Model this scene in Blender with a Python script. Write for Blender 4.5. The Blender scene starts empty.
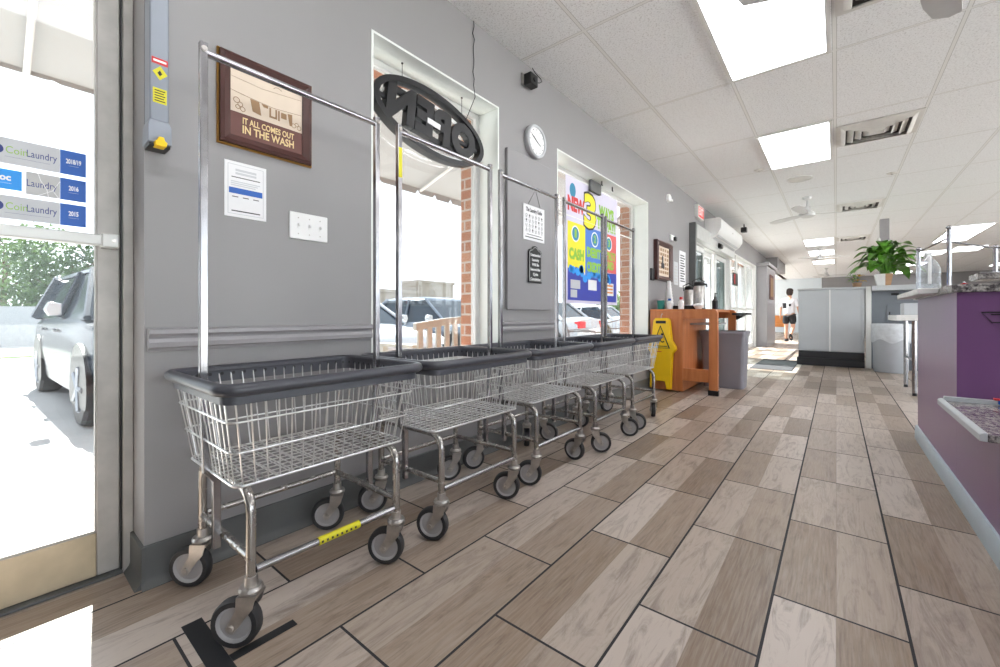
import bpy, math, random
from mathutils import Matrix, Vector
random.seed(7)
PI = math.pi
scene = bpy.context.scene
COL = scene.collection

# ------------------------------------------------------------------ colours and materials
def lin(c):
    c /= 255.0
    return c / 12.92 if c <= 0.04045 else ((c + 0.055) / 1.055) ** 2.4
def rgb(r, g, b):
    return (lin(r), lin(g), lin(b), 1.0)

class NT:
    """small helper around a material's node tree"""
    def __init__(self, name):
        self.mat = bpy.data.materials.new(name)
        self.mat.use_nodes = True
        self.t = self.mat.node_tree
        self.b = self.t.nodes['Principled BSDF']
    def n(self, typ, **kw):
        nd = self.t.nodes.new(typ)
        for k, v in kw.items():
            setattr(nd, k, v)
        return nd
    def l(self, a, b):
        self.t.links.new(a, b)
    def val(self, x, sock):
        if isinstance(x, (int, float)):
            sock.default_value = x
        else:
            self.l(x, sock)
    def math(self, op, a, b=None, c=None):
        nd = self.n('ShaderNodeMath', operation=op)
        self.val(a, nd.inputs[0])
        if b is not None: self.val(b, nd.inputs[1])
        if c is not None: self.val(c, nd.inputs[2])
        return nd.outputs[0]
    def mix(self, fac, a, b):
        nd = self.n('ShaderNodeMix', data_type='RGBA')
        self.val(fac, nd.inputs[0])
        for s, x in ((nd.inputs[6], a), (nd.inputs[7], b)):
            if isinstance(x, tuple): s.default_value = x
            else: self.l(x, s)
        return nd.outputs[2]
    def pos(self):
        g = self.n('ShaderNodeNewGeometry')
        s = self.n('ShaderNodeSeparateXYZ')
        self.l(g.outputs['Position'], s.inputs[0])
        return g.outputs['Position'], s.outputs[0], s.outputs[1], s.outputs[2]
    def obj(self):
        g = self.n('ShaderNodeTexCoord')
        s = self.n('ShaderNodeSeparateXYZ')
        self.l(g.outputs['Object'], s.inputs[0])
        return g.outputs['Object'], s.outputs[0], s.outputs[1], s.outputs[2]
    def vec(self, x, y, z=0.0):
        c = self.n('ShaderNodeCombineXYZ')
        for s, v in zip(c.inputs, (x, y, z)): self.val(v, s)
        return c.outputs[0]
    def noise(self, vec, scale, detail=2.0, rough=0.5, dist=0.0):
        nd = self.n('ShaderNodeTexNoise')
        if vec is not None: self.l(vec, nd.inputs['Vector'])
        nd.inputs['Scale'].default_value = scale
        nd.inputs['Detail'].default_value = detail
        nd.inputs['Roughness'].default_value = rough
        nd.inputs['Distortion'].default_value = dist
        return nd.outputs[0]
    def ramp(self, fac, stops):
        nd = self.n('ShaderNodeValToRGB')
        self.l(fac, nd.inputs[0])
        cr = nd.color_ramp
        while len(cr.elements) < len(stops): cr.elements.new(0.5)
        for e, (p, c) in zip(cr.elements, stops):
            e.position = p
            e.color = c
        return nd.outputs[0]
    def bump(self, h, strength=0.2, dist=0.002):
        nd = self.n('ShaderNodeBump')
        nd.inputs['Strength'].default_value = strength
        nd.inputs['Distance'].default_value = dist
        self.l(h, nd.inputs['Height'])
        self.l(nd.outputs[0], self.b.inputs['Normal'])

def mat(name, col, rough=0.5, metal=0.0, spec=0.5, mottle=0.06, scale=9.0, coat=0.0):
    """plain surface with a faint procedural mottling"""
    m = NT(name)
    p = m.obj()[0]
    n = m.noise(p, scale, 3.0)
    dark = tuple(c * (1 - mottle) for c in col[:3]) + (1,)
    lite = tuple(min(1, c * (1 + mottle)) for c in col[:3]) + (1,)
    m.l(m.ramp(n, [(0.3, dark), (0.7, lite)]), m.b.inputs['Base Color'])
    m.b.inputs['Roughness'].default_value = rough
    m.b.inputs['Metallic'].default_value = metal
    m.b.inputs['Specular IOR Level'].default_value = spec
    m.b.inputs['Coat Weight'].default_value = coat
    return m.mat

def emit(name, col, strength, base=(0.8, 0.8, 0.8, 1)):
    m = NT(name)
    m.b.inputs['Base Color'].default_value = base
    m.b.inputs['Emission Color'].default_value = col
    m.b.inputs['Emission Strength'].default_value = strength
    return m.mat

def glass_mat(name, tint=(0.97, 0.985, 0.98, 1), refl=0.07, dust=0.0):
    m = NT(name)
    t = m.n('ShaderNodeBsdfTransparent'); t.inputs[0].default_value = tint
    g = m.n('ShaderNodeBsdfGlossy'); g.inputs['Roughness'].default_value = 0.02
    lw = m.n('ShaderNodeLayerWeight'); lw.inputs['Blend'].default_value = 0.25
    f = m.math('ADD', m.math('MULTIPLY', lw.outputs['Facing'], 0.10), refl * 0.4)
    x = m.n('ShaderNodeMixShader')
    m.l(f, x.inputs[0]); m.l(t.outputs[0], x.inputs[1]); m.l(g.outputs[0], x.inputs[2])
    res = x.outputs[0]
    if dust:                                   # a film of dust that scatters the light falling on the pane
        df = m.n('ShaderNodeBsdfDiffuse'); tl = m.n('ShaderNodeBsdfTranslucent')
        for q in (df, tl): q.inputs[0].default_value = (0.9, 0.92, 0.93, 1)
        h = m.n('ShaderNodeMixShader'); h.inputs[0].default_value = 0.5
        m.l(df.outputs[0], h.inputs[1]); m.l(tl.outputs[0], h.inputs[2])
        x2 = m.n('ShaderNodeMixShader')
        k = m.math('MULTIPLY', m.ramp(m.noise(m.obj()[0], 7.0, 4.0), [(0.2, (0.6, 0.6, 0.6, 1)), (0.8, (1, 1, 1, 1))]), dust)
        m.l(k, x2.inputs[0]); m.l(res, x2.inputs[1]); m.l(h.outputs[0], x2.inputs[2])
        res = x2.outputs[0]
    out = [n for n in m.t.nodes if n.type == 'OUTPUT_MATERIAL'][0]
    m.l(res, out.inputs['Surface'])
    return m.mat

M = {}
def setup_materials():
    M['wall'] = mat('wall_paint_grey', rgb(144, 142, 143), 0.5, mottle=0.015, scale=3)
    M['reveal'] = mat('reveal_paint_white', rgb(228, 232, 228), 0.5, mottle=0.02)
    M['trim'] = mat('trim_paint_grey', rgb(152, 150, 153), 0.35, mottle=0.02)
    M['panel'] = mat('panel_paint_grey', rgb(143, 141, 143), 0.5, mottle=0.015)
    M['rail'] = mat('chair_rail_paint', rgb(148, 146, 149), 0.35, mottle=0.02)
    M['base'] = mat('cove_base_rubber', rgb(92, 94, 94), 0.45, mottle=0.08)
    M['alu'] = mat('door_aluminium', rgb(176, 173, 169), 0.45, 0.15, mottle=0.10, scale=14)
    M['alu_light'] = mat('window_aluminium', rgb(205, 206, 204), 0.4, 0.2, mottle=0.04)
    M['white_frame'] = mat('white_frame_paint', rgb(226, 227, 225), 0.45, mottle=0.03)
    M['glass'] = glass_mat('clear_glass')
    M['grey_glass'] = glass_mat('grey_glass', (0.66, 0.68, 0.68, 1), 0.08)
    M['door_glass'] = glass_mat('dusty_door_glass', (0.72, 0.735, 0.735, 1), dust=0.005)
    M['window_glass'] = glass_mat('dusty_window_glass', (0.72, 0.735, 0.735, 1), dust=0.002)
    M['tint_glass'] = glass_mat('tinted_glass', (0.30, 0.34, 0.34, 1), 0.10)
    M['alu_tan'] = mat('door_rail_worn', rgb(190, 176, 150), 0.45, 0.1, mottle=0.14, scale=10)
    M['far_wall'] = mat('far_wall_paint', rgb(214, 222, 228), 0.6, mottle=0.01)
    M['chrome'] = mat('chrome_plating', rgb(168, 167, 170), 0.2, 0.95, mottle=0.12, scale=22)
    M['wire'] = mat('wire_plating', rgb(226, 226, 226), 0.28, 0.8, mottle=0.12, scale=30)
    # steel frame: chrome with rust freckles
    m = NT('rusty_chrome')
    p = m.obj()[0]
    n = m.noise(p, 26.0, 6.0, 0.7)
    f = m.ramp(n, [(0.54, (0, 0, 0, 1)), (0.72, (1, 1, 1, 1))])
    m.l(m.mix(f, rgb(180, 177, 173), rgb(104, 74, 52)), m.b.inputs['Base Color'])
    m.l(m.math('SUBTRACT', 0.92, m.math('MULTIPLY', f, 0.7)), m.b.inputs['Metallic'])
    m.l(m.math('ADD', 0.24, m.math('MULTIPLY', f, 0.4)), m.b.inputs['Roughness'])
    M['steel'] = m.mat
    M['fork'] = mat('caster_steel', rgb(186, 182, 178), 0.33, 0.85, mottle=0.2, scale=30)
    M['tire'] = mat('tire_rubber', rgb(48, 48, 50), 0.6, mottle=0.12, scale=30)
    M['hub'] = mat('caster_hub_grey', rgb(172, 170, 172), 0.5, mottle=0.06)
    # bumper with dark lacing holes along the flap
    m = NT('rim_vinyl')
    p, x, y, z = m.obj()
    s = m.math('FRACT', m.math('DIVIDE', m.math('ADD', x, y), 0.034))
    a = m.math('MULTIPLY', m.math('SUBTRACT', s, 0.5), 0.034)
    b = m.math('SUBTRACT', z, 0.664)
    d = m.math('SQRT', m.math('ADD', m.math('MULTIPLY', a, a), m.math('MULTIPLY', b, b)))
    hole = m.math('LESS_THAN', d, 0.0052)
    m.l(m.mix(hole, rgb(70, 72, 80), rgb(20, 20, 24)), m.b.inputs['Base Color'])
    m.b.inputs['Roughness'].default_value = 0.38
    M['rim_flap'] = m.mat
    M['rim'] = mat('rim_vinyl_roll', rgb(66, 67, 74), 0.34, mottle=0.08)
    M['yellow'] = mat('yellow_label', rgb(214, 206, 30), 0.5, mottle=0.05)
    M['yellow_plastic'] = mat('yellow_plastic', rgb(250, 204, 10), 0.4, mottle=0.04)
    M['black'] = mat('black_plastic', rgb(28, 28, 30), 0.4, mottle=0.1)
    M['sign_black'] = mat('sign_black', rgb(20, 20, 23), 0.45, mottle=0.1)
    M['ink'] = mat('black_ink', rgb(40, 40, 46), 0.7, mottle=0.02)
    M['white'] = mat('white_plastic', rgb(232, 232, 232), 0.4, mottle=0.02)
    M['paper'] = mat('white_paper', rgb(232, 232, 234), 0.8, mottle=0.02)
    M['blue'] = mat('blue_print', rgb(20, 88, 176), 0.45, mottle=0.02)
    M['sky_blue'] = mat('light_blue_print', rgb(30, 150, 235), 0.45, mottle=0.02)
    M['sticker_grey'] = mat('grey_sticker', rgb(196, 198, 202), 0.6, mottle=0.02)
    M['road_map'] = mat('map_sticker', rgb(190, 190, 190), 0.6, mottle=0.06)
    M['green_ink'] = mat('green_ink', rgb(150, 190, 90), 0.6, mottle=0.02)
    M['navy_ink'] = mat('navy_ink', rgb(54, 66, 130), 0.6, mottle=0.02)
    M['white_ink'] = mat('white_ink', rgb(240, 240, 240), 0.6, mottle=0.01)
    M['red'] = mat('red_print', rgb(205, 50, 52), 0.5, mottle=0.03)
    M['poster_red'] = mat('poster_red', rgb(214, 92, 92), 0.5, mottle=0.03)
    M['poster_yellow'] = mat('poster_yellow', rgb(240, 224, 40), 0.5, mottle=0.02)
    M['poster_blue'] = mat('poster_blue', rgb(70, 120, 205), 0.5, mottle=0.02)
    M['poster_navy'] = mat('poster_navy', rgb(44, 58, 165), 0.5, mottle=0.04)
    M['poster_green'] = mat('poster_green', rgb(140, 190, 60), 0.5, mottle=0.03)
    M['poster_teal'] = mat('poster_teal', rgb(40, 130, 165), 0.5, mottle=0.03)
    M['poster_lilac'] = mat('poster_lilac', rgb(210, 205, 225), 0.5, mottle=0.02)
    M['frame_brown'] = mat('picture_frame_brown', rgb(74, 44, 40), 0.35, mottle=0.15)
    M['frame_gold'] = mat('picture_frame_gold', rgb(176, 130, 60), 0.35, 0.5)
    M['print_cream'] = mat('print_cream', rgb(216, 200, 182), 0.7, mottle=0.04)
    M['print_brown'] = mat('print_brown', rgb(104, 66, 60), 0.6, mottle=0.04)
    M['print_tan'] = mat('print_tan', rgb(150, 118, 84), 0.6, mottle=0.05)
    M['letter_tan'] = mat('letter_tan', rgb(226, 202, 150), 0.6, mottle=0.02)
    M['box_grey'] = mat('housing_grey', rgb(136, 142, 152), 0.42, 0.1, mottle=0.03)
    M['orange'] = NT('orange_laminate')
    m = M['orange']
    p, x, y, z = m.pos()
    n = m.noise(m.vec(m.math('MULTIPLY', x, 14.0), m.math('MULTIPLY', y, 14.0), m.math('MULTIPLY', z, 1.5)), 1.6, 4.0)
    m.l(m.ramp(n, [(0.3, rgb(182, 108, 60)), (0.7, rgb(204, 130, 80))]), m.b.inputs['Base Color'])
    m.b.inputs['Roughness'].default_value = 0.38
    M['orange'] = m.mat
    M['bin_grey'] = mat('bin_plastic_grey', rgb(132, 130, 138), 0.5, mottle=0.03)
    M['cabinet'] = mat('cabinet_grey', rgb(186, 190, 194), 0.45, mottle=0.02)
    M['cab_dark'] = mat('panel_dark_grey', rgb(112, 118, 126), 0.4, mottle=0.03)
    M['plinth'] = mat('plinth_black', rgb(34, 36, 40), 0.45, mottle=0.05)
    M['can'] = mat('bin_round_grey', rgb(168, 172, 178), 0.5, mottle=0.03)
    M['liner'] = mat('bin_liner_film', rgb(200, 204, 209), 0.3, mottle=0.1, scale=20)
    M['purple'] = mat('purple_laminate', rgb(114, 74, 122), 0.30, spec=0.7, mottle=0.02)
    M['counter_base'] = mat('counter_base_blue_grey', rgb(176, 190, 198), 0.4, mottle=0.03)
    m = NT('speckled_granite')
    p = m.obj()[0]
    v = m.n('ShaderNodeTexVoronoi'); v.inputs['Scale'].default_value = 75.0
    m.l(p, v.inputs['Vector'])
    n = m.noise(p, 55.0, 4.0, 0.7)
    c = m.ramp(n, [(0.36, rgb(40, 38, 40)), (0.47, rgb(120, 116, 116)), (0.56, rgb(176, 172, 168)), (0.68, rgb(212, 208, 202))])
    m.l(m.mix(m.math('MULTIPLY', v.outputs['Distance'], 0.5), c, rgb(80, 74, 76)), m.b.inputs['Base Color'])
    m.b.inputs['Roughness'].default_value = 0.15
    M['granite'] = m.mat
    M['leaf'] = mat('leaf_green', rgb(84, 142, 40), 0.36, mottle=0.35, scale=12)
    M['tree_leaf'] = mat('tree_leaf_green', rgb(70, 94, 56), 0.6, mottle=0.5, scale=2)
    M['hedge_leaf'] = mat('hedge_leaf_green', rgb(96, 122, 68), 0.6, mottle=0.35, scale=3)
    M['bark'] = mat('bark_brown', rgb(92, 76, 62), 0.9, mottle=0.3, scale=8)
    M['yellow_leaf'] = mat('yellow_leaf', rgb(214, 168, 52), 0.6, mottle=0.2)
    M['pot'] = mat('pot_white', rgb(226, 226, 226), 0.4)
    M['wood_pot'] = mat('pot_wood', rgb(190, 150, 116), 0.5, mottle=0.15)
    M['jug'] = glass_mat('jug_plastic', (0.86, 0.89, 0.92, 1), 0.35, 0.28)
    M['fan_white'] = mat('fan_white', rgb(206, 206, 206), 0.4)
    M['light_frame'] = mat('troffer_white', rgb(222, 222, 220), 0.5)
    M['vent'] = mat('vent_white', rgb(216, 214, 210), 0.5)
    M['vent_dark'] = mat('vent_throat', rgb(84, 80, 78), 0.8)
    M['exit_red'] = emit('exit_red_glow', rgb(235, 60, 50), 0.3, rgb(190, 40, 36))
    M['tape'] = mat('black_tape', rgb(30, 31, 34), 0.5)
    M['mat'] = mat('door_mat_grey', rgb(70, 70, 73), 0.9, mottle=0.15, scale=60)
    M['teal'] = mat('teal_plastic', rgb(40, 128, 118), 0.4)
    M['skin'] = mat('skin', rgb(196, 150, 126), 0.55)
    M['shirt'] = mat('shirt_white', rgb(214, 212, 216), 0.8)
    M['shorts'] = mat('shorts_black', rgb(30, 30, 34), 0.8)
    M['cap'] = mat('cap_brown', rgb(52, 40, 36), 0.8)
    M['far_orange'] = mat('chair_orange', rgb(206, 132, 66), 0.5)
    # outside
    M['asphalt'] = mat('parking_concrete', rgb(172, 172, 171), 0.9, mottle=0.06, scale=1.5)
    M['bounce_yard'] = mat('bounce_yard_white', rgb(232, 231, 228), 0.9, mottle=0.03, scale=1.5)  # white tone of the added yard that bounces daylight inside
    M['sidewalk'] = mat('sidewalk_concrete', rgb(190, 188, 185), 0.9, mottle=0.05, scale=3)
    M['grass'] = mat('grass_strip', rgb(84, 112, 54), 0.9, mottle=0.2, scale=8)
    M['fence'] = mat('fence_white', rgb(158, 162, 166), 0.8)
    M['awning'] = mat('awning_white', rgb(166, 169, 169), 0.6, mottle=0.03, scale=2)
    M['bldg'] = mat('far_building_cream', rgb(134, 126, 116), 0.8)
    M['bldg_dark'] = mat('far_building_glass', rgb(92, 106, 120), 0.3)
    M['bench'] = mat('bench_paint', rgb(160, 158, 150), 0.6, mottle=0.1)
    M['iron'] = mat('patio_iron', rgb(110, 113, 118), 0.45, 0.4)
    M['suv_paint'] = mat('car_paint_black', rgb(34, 42, 52), 0.22, 0.0, spec=0.22)
    M['silver_paint'] = mat('car_paint_silver', rgb(176, 181, 186), 0.18, 0.2, coat=0.4)
    M['grey_paint'] = mat('car_paint_grey', rgb(84, 94, 106), 0.18, 0.1, coat=0.3)
    M['white_paint'] = mat('car_paint_white', rgb(165, 170, 176), 0.15, 0.0, coat=0.8)
    M['car_glass'] = mat('car_glass', rgb(30, 42, 52), 0.10, 0.0, spec=0.35)
    M['rim_alloy'] = mat('alloy_rim', rgb(150, 154, 160), 0.3, 0.7)
    M['amber'] = mat('amber_lens', rgb(232, 120, 50), 0.3)
    M['tail'] = mat('tail_lens', rgb(190, 30, 40), 0.25)
    M['lamp'] = mat('head_lens', rgb(224, 228, 230), 0.1, coat=0.6)
    # brick
    m = NT('red_brick')
    p, x, y, z = m.pos()
    bt = m.n('ShaderNodeTexBrick')
    m.l(m.vec(m.math('ADD', x, y), z, 0.0), bt.inputs['Vector'])
    bt.inputs['Scale'].default_value = 1.0
    bt.inputs['Brick Width'].default_value = 0.21
    bt.inputs['Row Height'].default_value = 0.072
    bt.inputs['Mortar Size'].default_value = 0.007
    bt.inputs['Color1'].default_value = rgb(160, 106, 80)
    bt.inputs['Color2'].default_value = rgb(182, 134, 106)
    bt.inputs['Mortar'].default_value = rgb(186, 178, 170)
    m.l(bt.outputs['Color'], m.b.inputs['Base Color'])
    m.b.inputs['Roughness'].default_value = 0.9
    M['brick'] = m.mat
    # wood-look porcelain tiles: 0.305 x 0.61, every tile printed with two boards
    m = NT('wood_look_tile')
    p, x, y, z = m.pos()
    TW, TL = 0.3045, 0.605
    u = m.math('DIVIDE', m.math('SUBTRACT', x, 1.243 - 20 * TW), TW)
    cu = m.math('FLOOR', u)
    fu = m.math('SUBTRACT', u, cu)
    half = m.math('MULTIPLY', m.math('MODULO', cu, 2.0), 0.5)
    v = m.math('ADD', m.math('DIVIDE', m.math('SUBTRACT', y, 1.222 - 20 * TL), TL), half)
    cv = m.math('FLOOR', v)
    fv = m.math('SUBTRACT', v, cv)
    pl = m.math('FLOOR', m.math('MULTIPLY', fu, 2.0))
    wn = m.n('ShaderNodeTexWhiteNoise', noise_dimensions='3D')
    m.l(m.vec(m.math('ADD', m.math('MULTIPLY', cu, 2.0), pl), cv, 0.0), wn.inputs['Vector'])
    rnd = wn.outputs['Value']
    shift = m.math('MULTIPLY', rnd, 37.0)
    gv = m.vec(m.math('ADD', m.math('MULTIPLY', x, 17.0), shift), m.math('ADD', m.math('MULTIPLY', y, 2.4), shift), shift)
    grain = m.noise(gv, 1.3, 7.0, 0.7, 1.6)
    fine = m.noise(m.vec(m.math('MULTIPLY', x, 160.0), m.math('ADD', m.math('MULTIPLY', y, 7.0), shift), 0.0), 1.0, 3.0, 0.6)
    blot = m.noise(m.vec(m.math('ADD', m.math('MULTIPLY', x, 9.0), shift), m.math('MULTIPLY', y, 3.6), shift), 1.0, 8.0, 0.75, 0.6)
    wn2 = m.n('ShaderNodeTexWhiteNoise', noise_dimensions='3D')
    m.l(m.vec(cu, cv, 5.0), wn2.inputs['Vector'])
    side = m.math('MODULO', m.math('ADD', pl, m.math('FLOOR', m.math('MULTIPLY', wn2.outputs['Value'], 2.0))), 2.0)
    rt = m.math('ADD', m.math('MULTIPLY', rnd, 0.55), m.math('MULTIPLY', side, 0.45))
    tone = m.ramp(rt, [(0.0, rgb(118, 99, 82)), (0.3, rgb(146, 127, 110)), (0.6, rgb(174, 160, 148)), (1.0, rgb(196, 184, 175))])
    g1 = m.mix(m.ramp(grain, [(0.36, (1, 1, 1, 1)), (0.52, (0, 0, 0, 1))]), tone, rgb(104, 88, 76))
    nd = m.n('ShaderNodeMix', data_type='RGBA', blend_type='MIX')
    nd.inputs[0].default_value = 0.55
    m.l(tone, nd.inputs[6]); m.l(g1, nd.inputs[7])
    g2 = m.mix(m.math('MULTIPLY', m.ramp(blot, [(0.55, (0, 0, 0, 1)), (0.75, (1, 1, 1, 1))]), 0.55), nd.outputs[2], rgb(92, 78, 68))
    g3 = m.mix(m.math('MULTIPLY', m.ramp(fine, [(0.4, (0, 0, 0, 1)), (0.7, (1, 1, 1, 1))]), 0.28), g2, rgb(194, 184, 174))
    du = m.math('MULTIPLY', m.math('MINIMUM', fu, m.math('SUBTRACT', 1.0, fu)), TW)
    dv = m.math('MULTIPLY', m.math('MINIMUM', fv, m.math('SUBTRACT', 1.0, fv)), TL)
    dd = m.math('MINIMUM', du, dv)
    grout = m.math('LESS_THAN', dd, 0.0036)
    seam = m.math('LESS_THAN', m.math('ABSOLUTE', m.math('SUBTRACT', fu, 0.5)), 0.004)
    g4 = m.mix(m.math('MULTIPLY', seam, 0.35), g3, rgb(120, 102, 88))
    m.l(m.mix(grout, g4, rgb(40, 40, 44)), m.b.inputs['Base Color'])
    m.l(m.math('ADD', m.math('MULTIPLY', grout, 0.4), m.math('ADD', 0.26, m.math('MULTIPLY', fine, 0.16))), m.b.inputs['Roughness'])
    m.b.inputs['Specular IOR Level'].default_value = 0.45
    m.bump(m.math('SUBTRACT', m.math('MULTIPLY', grain, 0.25), grout), 0.25, 0.002)
    M['floor'] = m.mat
    # lay-in ceiling tiles 0.61 x 1.22
    m = NT('ceiling_tile')
    p, x, y, z = m.pos()
    u = m.math('FRACT', m.math('DIVIDE', m.math('ADD', x, 20 * 0.606 - 0.478), 0.606))
    v = m.math('FRACT', m.math('DIVIDE', m.math('ADD', y, 20 * 1.228 - 2.345), 1.228))
    du = m.math('MULTIPLY', m.math('MINIMUM', u, m.math('SUBTRACT', 1.0, u)), 0.606)
    dv = m.math('MULTIPLY', m.math('MINIMUM', v, m.math('SUBTRACT', 1.0, v)), 1.228)
    dd = m.math('MINIMUM', du, dv)
    bar = m.math('LESS_THAN', dd, 0.0095)
    edge = m.math('MULTIPLY', m.math('LESS_THAN', dd, 0.0125), m.math('SUBTRACT', 1.0, bar))
    sp = m.noise(p, 95.0, 3.0, 0.7)
    c1 = m.ramp(sp, [(0.33, rgb(204, 203, 203)), (0.46, rgb(238, 239, 240)), (0.7, rgb(244, 245, 246))])
    c2 = m.mix(edge, c1, rgb(186, 184, 182))
    m.l(m.mix(bar, c2, rgb(232, 232, 230)), m.b.inputs['Base Color'])
    m.b.inputs['Roughness'].default_value = 0.85
    m.bump(m.math('ADD', m.math('MULTIPLY', sp, 0.35), bar), 0.4, 0.004)
    M['ceiling'] = m.mat
setup_materials()

# ------------------------------------------------------------------ mesh building
class MB:
    def __init__(self):
        self.v, self.f = [], []
        self.M = Matrix.Identity(4)
    def add(self, vs, fs):
        o = len(self.v)
        self.v += [tuple(self.M @ Vector(p)) for p in vs]
        self.f += [tuple(i + o for i in f) for f in fs]
        return self
    def box(self, x0, y0, z0, x1, y1, z1):
        if x0 > x1: x0, x1 = x1, x0
        if y0 > y1: y0, y1 = y1, y0
        if z0 > z1: z0, z1 = z1, z0
        return self.add([(x0,y0,z0),(x1,y0,z0),(x1,y1,z0),(x0,y1,z0),(x0,y0,z1),(x1,y0,z1),(x1,y1,z1),(x0,y1,z1)],
                 [(0,3,2,1),(4,5,6,7),(0,1,5,4),(1,2,6,5),(2,3,7,6),(3,0,4,7)])
    def prism(self, poly, axis, a0, a1):
        """extrude a 2D polygon along an axis: 'x' -> poly is (y,z); 'y' -> (x,z); 'z' -> (x,y)"""
        n = len(poly)
        def P(p, a):
            return (a, p[0], p[1]) if axis == 'x' else (p[0], a, p[1]) if axis == 'y' else (p[0], p[1], a)
        vs = [P(p, a0) for p in poly] + [P(p, a1) for p in poly]
        ar = sum(poly[i][0]*poly[(i+1) % n][1] - poly[(i+1) % n][0]*poly[i][1] for i in range(n))
        fs = [tuple(range(n)), tuple(range(2*n-1, n-1, -1))]
        fs += [(i, n+i, n+(i+1) % n, (i+1) % n) for i in range(n)]
        flip = (ar > 0) == (axis != 'y')
        if (a1 < a0): flip = not flip
        if flip: fs = [tuple(reversed(f)) for f in fs]
        return self.add(vs, fs)
    def tube(self, pts, r, n=8, closed=False, caps=True):
        pts = [Vector(p) for p in pts]
        N = len(pts)
        rs = r if isinstance(r, (list, tuple)) else [r] * N
        tang = []
        for i in range(N):
            if closed: t = pts[(i+1) % N] - pts[i-1]
            elif i == 0: t = pts[1] - pts[0]
            elif i == N-1: t = pts[-1] - pts[-2]
            else: t = (pts[i+1] - pts[i]).normalized() + (pts[i] - pts[i-1]).normalized()
            tang.append(t.normalized() if t.length > 1e-9 else Vector((0, 0, 1)))
        ref = Vector((0, 0, 1)) if abs(tang[0].z) < 0.9 else Vector((1, 0, 0))
        u = tang[0].cross(ref).normalized()
        vs, fs = [], []
        for i in range(N):
            u = (u - tang[i] * u.dot(tang[i]))
            u = u.normalized() if u.length > 1e-6 else tang[i].orthogonal().normalized()
            w = tang[i].cross(u)
            for k in range(n):
                a = 2 * PI * k / n
                vs.append(tuple(pts[i] + (u * math.cos(a) + w * math.sin(a)) * rs[i]))
        for i in range(N if closed else N-1):
            j = (i+1) % N
            for k in range(n):
                l = (k+1) % n
                fs.append((i*n+k, i*n+l, j*n+l, j*n+k))
        if caps and not closed:
            fs.append(tuple(range(n-1, -1, -1)))
            fs.append(tuple((N-1)*n + k for k in range(n)))
        return self.add(vs, fs)
    def lathe(self, prof, c=(0, 0, 0), n=20, axis='z', caps=True):
        """profile of (radius, height) revolved about an axis through c"""
        vs, fs = [], []
        for (r, h) in prof:
            for k in range(n):
                a = 2*PI*k/n
                p = (r*math.cos(a), r*math.sin(a), h)
                if axis == 'x': p = (h, p[0], p[1])
                elif axis == 'y': p = (p[1], h, p[0])
                vs.append((p[0]+c[0], p[1]+c[1], p[2]+c[2]))
        N = len(prof)
        for i in range(N-1):
            for k in range(n):
                l = (k+1) % n
                fs.append((i*n+k, i*n+l, (i+1)*n+l, (i+1)*n+k))
        if caps:
            fs.append(tuple(range(n-1, -1, -1)))
            fs.append(tuple((N-1)*n+k for k in range(n)))
        return self.add(vs, fs)
    def sphere(self, c, r, n=14, m=9, sc=(1, 1, 1)):
        prof = [(max(1e-4, math.sin(PI*i/m)), -math.cos(PI*i/m)) for i in range(m+1)]
        old = self.M
        self.M = old @ Matrix.Translation(c) @ Matrix.Diagonal((r*sc[0], r*sc[1], r*sc[2], 1))
        self.lathe(prof, n=n, caps=False)
        self.M = old
        return self
    def loft(self, rings, closed=True, caps=True):
        n = len(rings[0])
        vs = [p for r in rings for p in r]
        fs = []
        for i in range(len(rings)-1):
            for k in range(n if closed else n-1):
                l = (k+1) % n
                fs.append((i*n+k, i*n+l, (i+1)*n+l, (i+1)*n+k))
        if caps:
            fs.append(tuple(range(n-1, -1, -1)))
            fs.append(tuple((len(rings)-1)*n+k for k in range(n)))
        return self.add(vs, fs)
    def disc(self, cy, cz, ry, rz, x0, x1, n=24):
        """flat plate with an elliptic outline in the YZ plane"""
        return self.prism([(cy+ry*math.cos(2*PI*k/n), cz+rz*math.sin(2*PI*k/n)) for k in range(n)], 'x', x0, x1)
    def build(self, name, m, parent=None, bevel=0.0, smooth=35, seg=2, origin=None):
        me = bpy.data.meshes.new(name)
        off = wloc(parent) if parent is not None else Vector((0, 0, 0))
        if origin is not None: off = Vector(origin)
        me.from_pydata([tuple(Vector(p) - off) for p in self.v], [], self.f)
        mats = m if isinstance(m, (list, tuple)) else [m]
        for x in mats: me.materials.append(M[x] if isinstance(x, str) else x)
        fix_normals(me)
        if smooth and len(me.polygons):
            me.polygons.foreach_set('use_smooth', [True] * len(me.polygons))
            me.set_sharp_from_angle(angle=math.radians(smooth))
        me.update()
        o = bpy.data.objects.new(name, me)
        COL.objects.link(o)
        if parent is not None: o.parent = parent
        if origin is not None and parent is None: o.location = origin
        if bevel:
            b = o.modifiers.new('bevel', 'BEVEL')
            b.width = bevel; b.segments = seg; b.limit_method = 'ANGLE'; b.angle_limit = math.radians(40)
        return o

import bmesh
def fix_normals(me):
    bm = bmesh.new(); bm.from_mesh(me)
    bmesh.ops.recalc_face_normals(bm, faces=bm.faces)
    bm.to_mesh(me); bm.free()

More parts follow.
